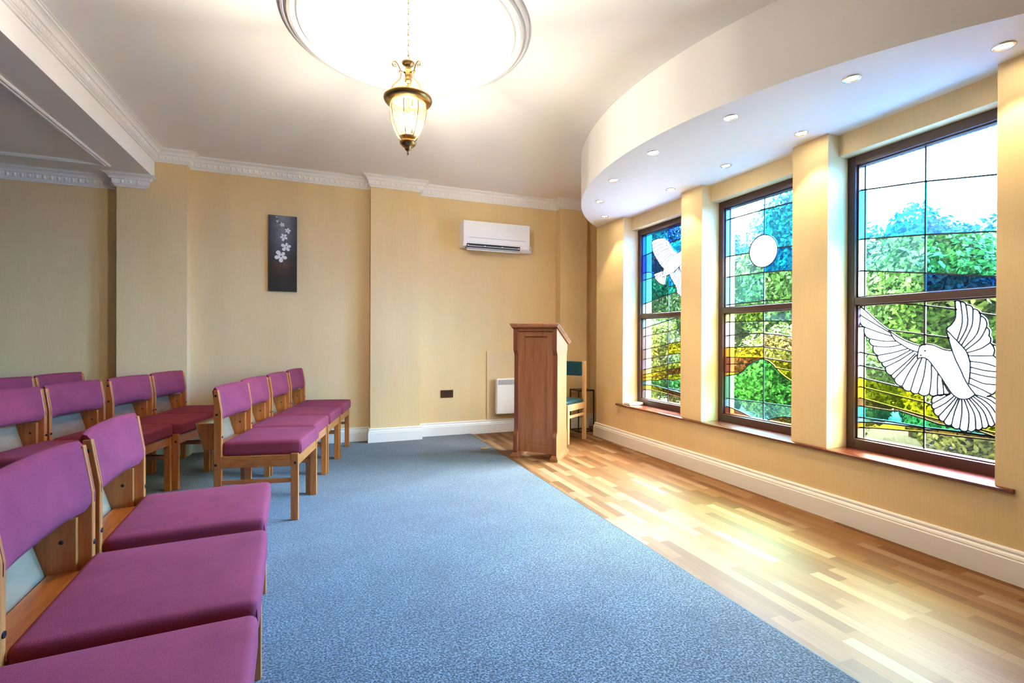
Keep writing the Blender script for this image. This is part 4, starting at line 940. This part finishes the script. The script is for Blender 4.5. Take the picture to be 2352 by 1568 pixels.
# body outline is (y, z)
obj('body', bm, M['plastic'], ac)
obj('front_panel', B(AX0+.001, AX1-.001, -.216, -.207, .058, .309, bev=.003), M['plastic'], ac)
obj('accent_stripe', B(-.363, .358, -.2175, -.215, .109, .116), M['bluegrey'], ac)
obj('air_outlet', B(-.382, .288, -.2105, -.140, -.004, .042), M['darkslot'], ac)
bm = bmesh.new(); prism(bm, [(-.2155, .012), (-.2155, .0175), (-.2095, .018), (-.2095, .0125)], -.375, .282, axis='x'); obj('upper_vane', bm, M['plastic'], ac)
bm = bmesh.new()
for xx in (-.368, -.16, .06, .27):
    prism(bm, [(-.2165, .012), (-.2165, .022), (-.2115, .026), (-.2115, .012)], xx-.006, xx+.006, axis='x')
obj('vane_bracket', bm, M['plastic'], ac)
bm = bmesh.new(); prism(bm, [(-.210, -.002), (-.219, -.030), (-.213, -.032), (-.205, -.003)], -.386, .284, axis='x'); vn = obj('lower_vane', bm, M['greyplastic'], ac)
bm = bmesh.new(); prism(bm, [(-.2215, -.037), (-.2215, -.029), (-.213, -.030), (-.213, -.037)], -.386, .284, axis='x'); obj('vane_edge', bm, M['plastic'], vn)
bm = bmesh.new(); box(bm, .30, .395, -.212, -.206, .018, .055, .002); obj('display_panel', bm, M['plastic'], ac)
bm = bmesh.new(); box(bm, AX1-.02, AX1+.112, -.006, -.001, .010, .100, .001); mt = obj('mounting_plate', bm, M['plastic'], ac)
bm = bmesh.new(); cyl(bm, (AX1+.095, -.0085, .055), (AX1+.095, -.005, .055), .004, 10); obj('screw', bm, M['bolt'], mt)
bm = bmesh.new()
for xx, w in ((.095, .012), (.110, .016), (.128, .010), (.142, .012)): box(bm, xx, xx+w, -.2175, -.2155, .186, .193)
cyl(bm, (.27, -.2175, .178), (.27, -.2155, .178), .004, 10)
obj('badge', bm, simple('pale_badge', (.9, .86, .78), .3), ac)

so = thing('wall_socket', 'small bronze double wall socket low on the back wall', 'socket', (1.385, YW, .502))
obj('plate', B(-.076, .076, -.010, -.001, -.045, .045, bev=.003), M['socket'], so)
for xx in (-.040, .040):
    bm = bmesh.new(); box(bm, xx-.006, xx+.006, -.0112, -.009, -.003, .018); box(bm, xx-.020, xx-.009, -.0112, -.009, -.022, -.012); box(bm, xx+.009, xx+.020, -.0112, -.009, -.022, -.012)
    obj('socket_holes', bm, M['darkslot'], so)
for xx in (-.009, .009): obj('rocker_switch', B(xx-.007, xx+.007, -.015, -.009, .010, .035, bev=.001), M['darkslot'], so)

ap = obj('access_panel', B(1.886, 2.75, YW-.012, YW-.001, .166, 1.008, bev=.002), M['cream'])
tag(ap, 'plain cream painted board on the back wall behind the heater', 'wall panel')

he = thing('panel_heater', 'white slim electric panel heater on the back wall half hidden by the lectern', 'heater', (2.236, YW-.012, .452))
obj('casing', B(-.252, .252, -.088, -.022, -.218, .222, bev=.014, seg=3), M['plastic'], he)
bm = bmesh.new(); box(bm, -.234, .234, -.0895, -.082, .146, .206); gr = obj('grille', bm, M['greyplastic'], he)
for k in range(42):
    pass
bm = bmesh.new()
for k in range(44): box(bm, -.229+k*.0105, -.2255+k*.0105, -.092, -.0885, .150, .202)
obj('louvre', bm, simple('pale_grille_slats', (.62, .64, .66), .4), gr)
obj('wall_bracket', B(-.20, .20, -.023, -.001, -.15, .15), M['greyplastic'], he)

# ------------------------------------------------------------------ small things
bm = bmesh.new(); box(bm, 0, .175, -.055, .055, 0, .026, .004)
wb = obj('white_box', bm, M['plastic']); wb.location = (XR+.005, 4.43, ZSILL+.001)
tag(wb, 'flat white plastic box on the far end of the window sill', 'box')
fb = thing('floor_socket', 'small brass floor socket plate let into the carpet near the lectern', 'floor socket', (1.594, 4.835, .009), math.radians(14))
obj('cover', B(-.045, .045, -.033, .033, 0, .004, bev=.001), simple('worn_brass', (.45, .33, .13), .35, .8), fb)
obj('surround', B(-.052, .052, -.040, .040, 0, .0018), M['bolt'], fb)

# ------------------------------------------------------------------ pendant lantern
PX, PY = .466, 2.889
pl = thing('pendant_lantern', 'antique brass lantern with tapered glass bowl hanging below the dome', 'pendant lamp', (PX, PY, 2.24))
def lat(prof, seg=48): 
    bm = bmesh.new(); lathe(bm, prof, 0, 0, seg); return bm
zr = .305                      # rim height above the tip
obj('finial', lat([(0, 0), (.004, .002), (.006, .010), (.004, .018), (.008, .024), (.016, .030), (.020, .038), (.018, .042), (.032, .050), (.045, .062), (.049, .074), (.046, .080), (.040, .082), (0, .082)]), M['brass'], pl, smooth=True)
gp = [(.040, .080), (.062, .112), (.084, .158), (.100, .210), (.1065, .250), (.105, .285), (.098, .310)]
bm = bmesh.new(); lathe(bm, gp, 0, 0, 16)
gl = obj('glass_bowl', bm, M['lampglass'], pl)
for p in gl.data.polygons: p.use_smooth = False
for k in range(8):
    a = 2*PI*(k+.5)/8; bm = bmesh.new()
    tube(bm, [((r+.002)*math.cos(a), (r+.002)*math.sin(a), z) for r, z in gp], .0026, 6); obj('glazing_bar', bm, M['brass'], gl)
obj('rim', lat([(.094, .296), (.104, .290), (.112, .298), (.122, .300), (.136, .312), (.142, .326), (.140, .334), (.130, .338), (.118, .330), (.104, .326), (.096, .318), (.094, .296)]), M['brass'], pl, smooth=True)
for k in range(6):
    a = 2*PI*k/6+.3; bm = bmesh.new(); bmesh.ops.create_icosphere(bm, subdivisions=2, radius=.006); shift(bm, (.128*math.cos(a), .128*math.sin(a), .340)); obj('rivet', bm, M['brass'], pl, smooth=True)
obj('centre_stem', lat([(.0, .42), (.012, .424), (.020, .432), (.024, .442), (.018, .452), (.020, .458), (.022, .500), (.017, .505), (.014, .512), (.030, .528), (.040, .540), (.038, .545), (.010, .552), (0, .555)]), M['brass'], pl, smooth=True)
bm = bmesh.new(); cyl(bm, (0, 0, .10), (0, 0, .43), .006, 12); obj('support_rod', bm, M['brass'], pl)
for k in range(3):
    a = 2*PI*k/3+PI+.12; ca, sa = math.cos(a), math.sin(a); bm = bmesh.new()
    pr = [(.104, .335), (.100, .362), (.088, .392), (.066, .418), (.050, .438), (.044, .458), (.045, .480), (.050, .496), (.058, .512), (.066, .524), (.076, .531), (.087, .529), (.094, .519), (.092, .507), (.083, .501), (.075, .505), (.075, .513), (.081, .516)]
    # smooth the arm with Catmull-Rom
    fine = []
    for i in range(len(pr)-1):
        p0, p1, p2, p3 = [Vector((*pr[max(0, min(len(pr)-1, i+j))], 0)) for j in (-1, 0, 1, 2)]
        for s in range(4):
            t = s/4; fine.append(.5*((2*p1)+(p2-p0)*t+(2*p0-5*p1+4*p2-p3)*t*t+(3*p1-p0-3*p2+p3)*t*t*t))
    fine.append(Vector((*pr[-1], 0)))
    tube(bm, [(v.x*ca, v.x*sa, v.y) for v in fine], .0042, 8)
    ar = obj('scroll_arm', bm, M['brass'], pl)
    bm = bmesh.new(); cyl(bm, (.018*ca, .018*sa, .482), (.050*ca, .050*sa, .482), .0055, 10)
    bmesh.ops.create_icosphere(bm, subdivisions=2, radius=.009, matrix=Matrix.Translation((.048*ca, .048*sa, .482)))
    obj('arm_knob', bm, M['brass'], ar)
obj('candle_dish', lat([(0, .096), (.036, .098), (.050, .108), (.048, .112), (.030, .106), (0, .104)]), M['brass'], pl, smooth=True)
for k in range(3):
    a = 2*PI*k/3+1.1; x, y = .032*math.cos(a), .032*math.sin(a)
    bm = bmesh.new(); lathe(bm, [(0, .112), (.011, .112), (.011, .165), (0, .165)], x, y, 14); cd = obj('candle_tube', bm, simple('ivory_candle_tube', (.75, .66, .45), .5), pl)
    bm = bmesh.new(); lathe(bm, [(.0, .165), (.008, .168), (.015, .186), (.016, .205), (.011, .230), (.004, .250), (0, .254)], x, y, 14); obj('bulb', bm, M['bulb'], cd, smooth=True)
# chain and cable
bm = bmesh.new(); z = .550; i = 0; top = ZC+.30-2.24
while z < top-.01:
    ln, w = .036, .0085
    pts = [(w*math.cos(t)*(1 if i % 2 == 0 else 0), w*math.cos(t)*(0 if i % 2 == 0 else 1), z+ln/2+ln/2*math.sin(t)) for t in [2*PI*q/14 for q in range(14)]]
    tube(bm, pts, .0019, 6, closed=True); z += ln-.005; i += 1
obj('chain', bm, M['brass'], pl)
bm = bmesh.new(); tube(bm, [(.006*math.sin(k*1.3), .006*math.cos(k*1.3), .55+(top-.55)*k/24) for k in range(25)], .0022, 6); obj('cable', bm, simple('gold_cable', (.35, .26, .12), .5), pl)
obj('ceiling_rose', lat([(.05, top+.004), (.05, top-.012), (.035, top-.03), (.008, top-.035), (0, top-.035)]), M['brass'], pl, smooth=True)

# ------------------------------------------------------------------ downlights in the soffit
DL = [(2.905, 1.246, 'chrome downlight in the soffit nearest to the viewer'), (2.905, 2.254, 'downlight close to the wall, between nearest and middle window'), (2.905, 2.885, 'downlight close to the wall above the middle window'),
      (2.900, 3.520, 'downlight close to the wall above the pier beyond the middle window'), (2.869, 4.561, 'downlight in the far tip of the soffit by the wall corner'),
      (2.540, 1.689, 'second nearest downlight, along the curved soffit edge'), (2.302, 2.253, 'third downlight along the curved edge, left of the nearest window'), (2.215, 2.880, 'downlight along the curved edge at its widest point'),
      (2.290, 3.505, 'downlight along the curved edge, just beyond its widest point'), (2.513, 4.087, 'last downlight along the curved edge before the far tip')]
for x, y, lab in DL:
    d = thing('downlight', lab, 'downlight', (x, y, ZS), group='downlights in the curved soffit')
    bm = bmesh.new(); lathe(bm, [(.043, .0005), (.043, -.004), (.039, -.007), (.033, -.006), (.029, -.003), (.027, .0005)], 0, 0, 32); obj('bezel', bm, M['chrome'], d, smooth=True)
    bm = bmesh.new(); lathe(bm, [(0, -.0022), (.0275, -.0022), (.0275, -.0002), (0, -.0002)], 0, 0, 32); obj('lamp_face', bm, M['led'], d)
    l = bpy.data.lights.new('downlight_beam', 'SPOT'); l.energy = SPOT; l.color = (1., .78, .46); l.spot_size = math.radians(84); l.spot_blend = .35; l.shadow_soft_size = .022
    lo_ = bpy.data.objects.new('downlight_beam', l); C.objects.link(lo_); lo_.location = (0, 0, -.012); lo_.parent = d

# ------------------------------------------------------------------ garden outside the windows
struct(obj('garden_ground', B(3.82, 30, -12, 30, -.55, -.35), M['lawn']), 'grassy garden ground seen through the stained glass', 'ground')
struct(obj('garden_paving', B(3.82, 6.6, -4, 12, -.35, -.33), M['paving']), 'pinkish paved path outside the windows', 'paving')
def leaf_cloud(bm, c, rx, ry, rz, n, size, lobes=7, rnd=None):
    """crown of individual leaves gathered in lobes"""
    R = rnd
    cs = [(Vector(c), 1.)]
    for k in range(lobes):
        a = R.uniform(0, 2*PI); h = R.uniform(-.7, .8); q = math.sqrt(1-h*h)
        cs.append((Vector((c[0]+rx*.62*q*math.cos(a), c[1]+ry*.62*q*math.sin(a), c[2]+rz*.62*h)), R.uniform(.38, .6)))
    for i in range(n):
        cc, s = cs[i % len(cs)] if i % 3 else cs[0]
        v = Vector((R.gauss(0, 1), R.gauss(0, 1), R.gauss(0, 1))).normalized()*(R.random()**.28)
        p = cc+Vector((v.x*rx*s, v.y*ry*s, v.z*rz*s))
        if s == 1.: p = cc+Vector((v.x*rx*.78, v.y*ry*.78, v.z*rz*.78))
        if p.z < -.34: continue
        d = (v+Vector((R.uniform(-.8, .8), R.uniform(-.8, .8), R.uniform(-.5, .8)))).normalized(); t = d.orthogonal().normalized()
        t = (Matrix.Rotation(R.uniform(0, 6.28), 3, d) @ t); b = d.cross(t); s2 = size*R.uniform(.6, 1.25)
        bm.faces.new([bm.verts.new(p+t*s2), bm.verts.new(p+b*s2*.5), bm.verts.new(p-t*s2), bm.verts.new(p-b*s2*.5)])
def tree(name, x, y, h, r, mat, lab, n=7500, grp='trees beyond the windows', size=.095, zc=None):
    R = random.Random(int(x*100+y*10))
    t = thing(name, lab, 'tree', (x, y, -.35), group=grp)
    bm = bmesh.new(); pts = [(R.uniform(-.06, .06)*k, R.uniform(-.06, .06)*k, h*.72*k/5) for k in range(6)]
    tube(bm, pts, [.14*(1-.13*k) for k in range(6)], 10)
    for k in range(6):
        a = k*1.05+R.random(); b0 = Vector(pts[2+k % 3]); tube(bm, [b0, b0+Vector((math.cos(a)*r*.4, math.sin(a)*r*.4, h*.12)), b0+Vector((math.cos(a)*r*.7, math.sin(a)*r*.7, h*.26))], [.06, .04, .015], 6)
    obj('trunk', bm, M['bark'], t)
    bm = bmesh.new(); leaf_cloud(bm, (0, 0, h*.62), r, r, h*.40, n, size, 9, R); obj('foliage', bm, M[mat], t)
TR = [(2.5, 3.75, 'leafdark', 'bushy tree seen at the right side of the nearest window'), (4.7, 3.7, 'leafmid', 'rounded tree seen through the left side of the nearest window'),
      (6.9, 4.7, 'leafmid', 'tree seen at the right side of the middle window'), (9.1, 4.9, 'leafdark', 'thin crowned tree seen at the left side of the middle window'),
      (11.3, 5.9, 'leafdark', 'tall dark tree seen through the farthest window'), (13.5, 6.2, 'leafmid', 'tall tree left of the dark one in the farthest window')]
for y, h_, m_, lab in TR: tree('garden_tree', 8.7, y, h_, .98, m_, lab, n=20000, size=.056)
def bush(x, y, rx, ry, h, mat, lab, n=11000):
    R = random.Random(int(x*77+y*31)); bm = bmesh.new(); leaf_cloud(bm, (0, 0, h*.5), rx, ry, h*.5, n, .040, 8, R)
    o = obj('garden_shrub', bm, M[mat]); o.location = (x, y, -.35); tag(o, lab, 'shrub', 'shrubs beyond the windows')
SH = [(2.0, 1.6, 'leafmid', 'mid green shrub low at the right of the nearest window'), (3.3, 1.4, 'leaflight', 'pale green shrub low in the middle of the nearest window'),
      (4.6, 1.7, 'leafmid', 'mid green shrub low between nearest and middle window'), (5.9, 1.9, 'leaflight', 'pale green shrub low at the right of the middle window'),
      (7.2, 2.3, 'leafmid', 'mid green shrub low at the left of the middle window'), (8.5, 2.2, 'leaflight', 'pale green shrub low at the right of the farthest window'),
      (9.8, 2.4, 'leafmid', 'mid green shrub low at the left of the farthest window')]
for y, h_, m_, lab in SH: bush(6.75, y, .62, .60, h_, m_, lab)
for k, y in enumerate((2.65, 3.95, 5.25, 6.55, 7.85, 9.15)):
    bush(7.72, y, .34, .595, 1.0, 'leafmid', ('small dark shrub behind the gap right of the nearest window dove', 'small dark shrub behind the tail of the large dove', 'small dark shrub hidden between nearest and middle window',
         'small dark shrub low behind the right of the green hill', 'small dark shrub low behind the left of the green hill', 'small dark shrub low behind the farthest window')[k], n=13000)
hd = bmesh.new(); Rh = random.Random(3)
for k in range(22):
    hz = 1.72+.075*min(k, 12)
    leaf_cloud(hd, (.12*math.sin(k*2.1), k*1.1, hz), .8, 1.0, hz+.25, 6000, .078, 6, Rh)
hg = bmesh.new()
for k in range(16): leaf_cloud(hg, (.1*math.sin(k*1.3), k*1.05, .55), .6, .75, .85, 2600, .06, 5, Rh)
go = obj('garden_hedge', hg, M['leafmid']); go.location = (10.35, 1.2, -.35); tag(go, 'low green hedge along the end of the garden', 'hedge')
ho = obj('tree_belt', hd, M['leafdark']); ho.location = (11.9, .5, -.35); tag(ho, 'dark belt of bushes closing the far end of the garden', 'trees')

# ------------------------------------------------------------------ light
w = bpy.data.worlds.new('sky'); scene.world = w; w.use_nodes = True
nt = w.node_tree; bg = nt.nodes['Background']
# dim sky plus an added bright lobe beyond the garden to light the room
tc9 = N(nt, 'ShaderNodeTexCoord'); dp = N(nt, 'ShaderNodeVectorMath', operation='DOT_PRODUCT')
dp.inputs[1].default_value = Vector((.88, .30, .40)).normalized()
nt.links.new(tc9.outputs['Generated'], dp.inputs[0])
mxn = N(nt, 'ShaderNodeMath', operation='MAXIMUM'); mxn.inputs[1].default_value = 0.; nt.links.new(dp.outputs['Value'], mxn.inputs[0])
pw = N(nt, 'ShaderNodeMath', operation='POWER'); pw.inputs[1].default_value = 2.5; nt.links.new(mxn.outputs[0], pw.inputs[0])
ma = N(nt, 'ShaderNodeMath', operation='MULTIPLY_ADD'); ma.inputs[1].default_value = SKY; ma.inputs[2].default_value = SKYBASE; nt.links.new(pw.outputs[0], ma.inputs[0])
bg.inputs['Color'].default_value = (.74, .90, 1.36, 1); nt.links.new(ma.outputs[0], bg.inputs['Strength'])
sun = bpy.data.lights.new('sun', 'SUN'); sun.energy = SUN; sun.angle = .01; sun.color = (1., .95, .86)
so_ = bpy.data.objects.new('sun', sun); C.objects.link(so_)
so_.rotation_euler = Vector((.70, -.30, -.65)).to_track_quat('-Z', 'Y').to_euler()
pt = bpy.data.lights.new('lantern_light', 'POINT'); pt.energy = LAMP; pt.color = (1., .92, .80); pt.shadow_soft_size = .035
po = bpy.data.objects.new('lantern_light', pt); C.objects.link(po); po.parent = pl; po.location = (0, 0, .215)
def portal(x, y, z, sx, sy, rot):
    l = bpy.data.lights.new('sky_portal', 'AREA'); l.shape = 'RECTANGLE'; l.size = sx; l.size_y = sy; l.cycles.is_portal = True
    o = bpy.data.objects.new('sky_portal', l); C.objects.link(o); o.location = (x, y, z); o.rotation_euler = rot
for n, a, b in WIN: portal(3.46, (a+b)/2, (ZSILL+ZHEAD)/2, ZHEAD-ZSILL, b-a, (0, PI/2, 0))

# ------------------------------------------------------------------ camera
cam = bpy.data.cameras.new('camera'); cam.sensor_fit = 'HORIZONTAL'; cam.sensor_width = 36; cam.lens = 1109.268/2352*36
cam.clip_start = .02; cam.clip_end = 200
co = bpy.data.objects.new('camera', cam); C.objects.link(co)
yaw, pitch, roll = .37336, -.00332, .00393
F = Vector((math.sin(yaw)*math.cos(pitch), math.cos(yaw)*math.cos(pitch), math.sin(pitch)))
r0 = Vector((math.cos(yaw), -math.sin(yaw), 0)); u0 = r0.cross(F)
Rr = r0*math.cos(roll)+u0*math.sin(roll); Uu = -r0*math.sin(roll)+u0*math.cos(roll)
mw = Matrix((Rr, Uu, -F)).transposed().to_4x4(); mw.translation = (0, 0, 1.15)
co.matrix_world = mw
scene.camera = co
scene.view_settings.view_transform = 'Standard'
scene.view_settings.look = 'None'
scene.view_settings.exposure = EXPO
scene.view_settings.gamma = 1.
scene.view_settings.use_curve_mapping = False
cy = scene.cycles
cy.use_denoising = True
cy.max_bounces = 10; cy.diffuse_bounces = 8; cy.glossy_bounces = 4; cy.transmission_bounces = 4; cy.transparent_max_bounces = 16
cy.caustics_reflective = False; cy.caustics_refractive = False
cy.sample_clamp_indirect = 25.
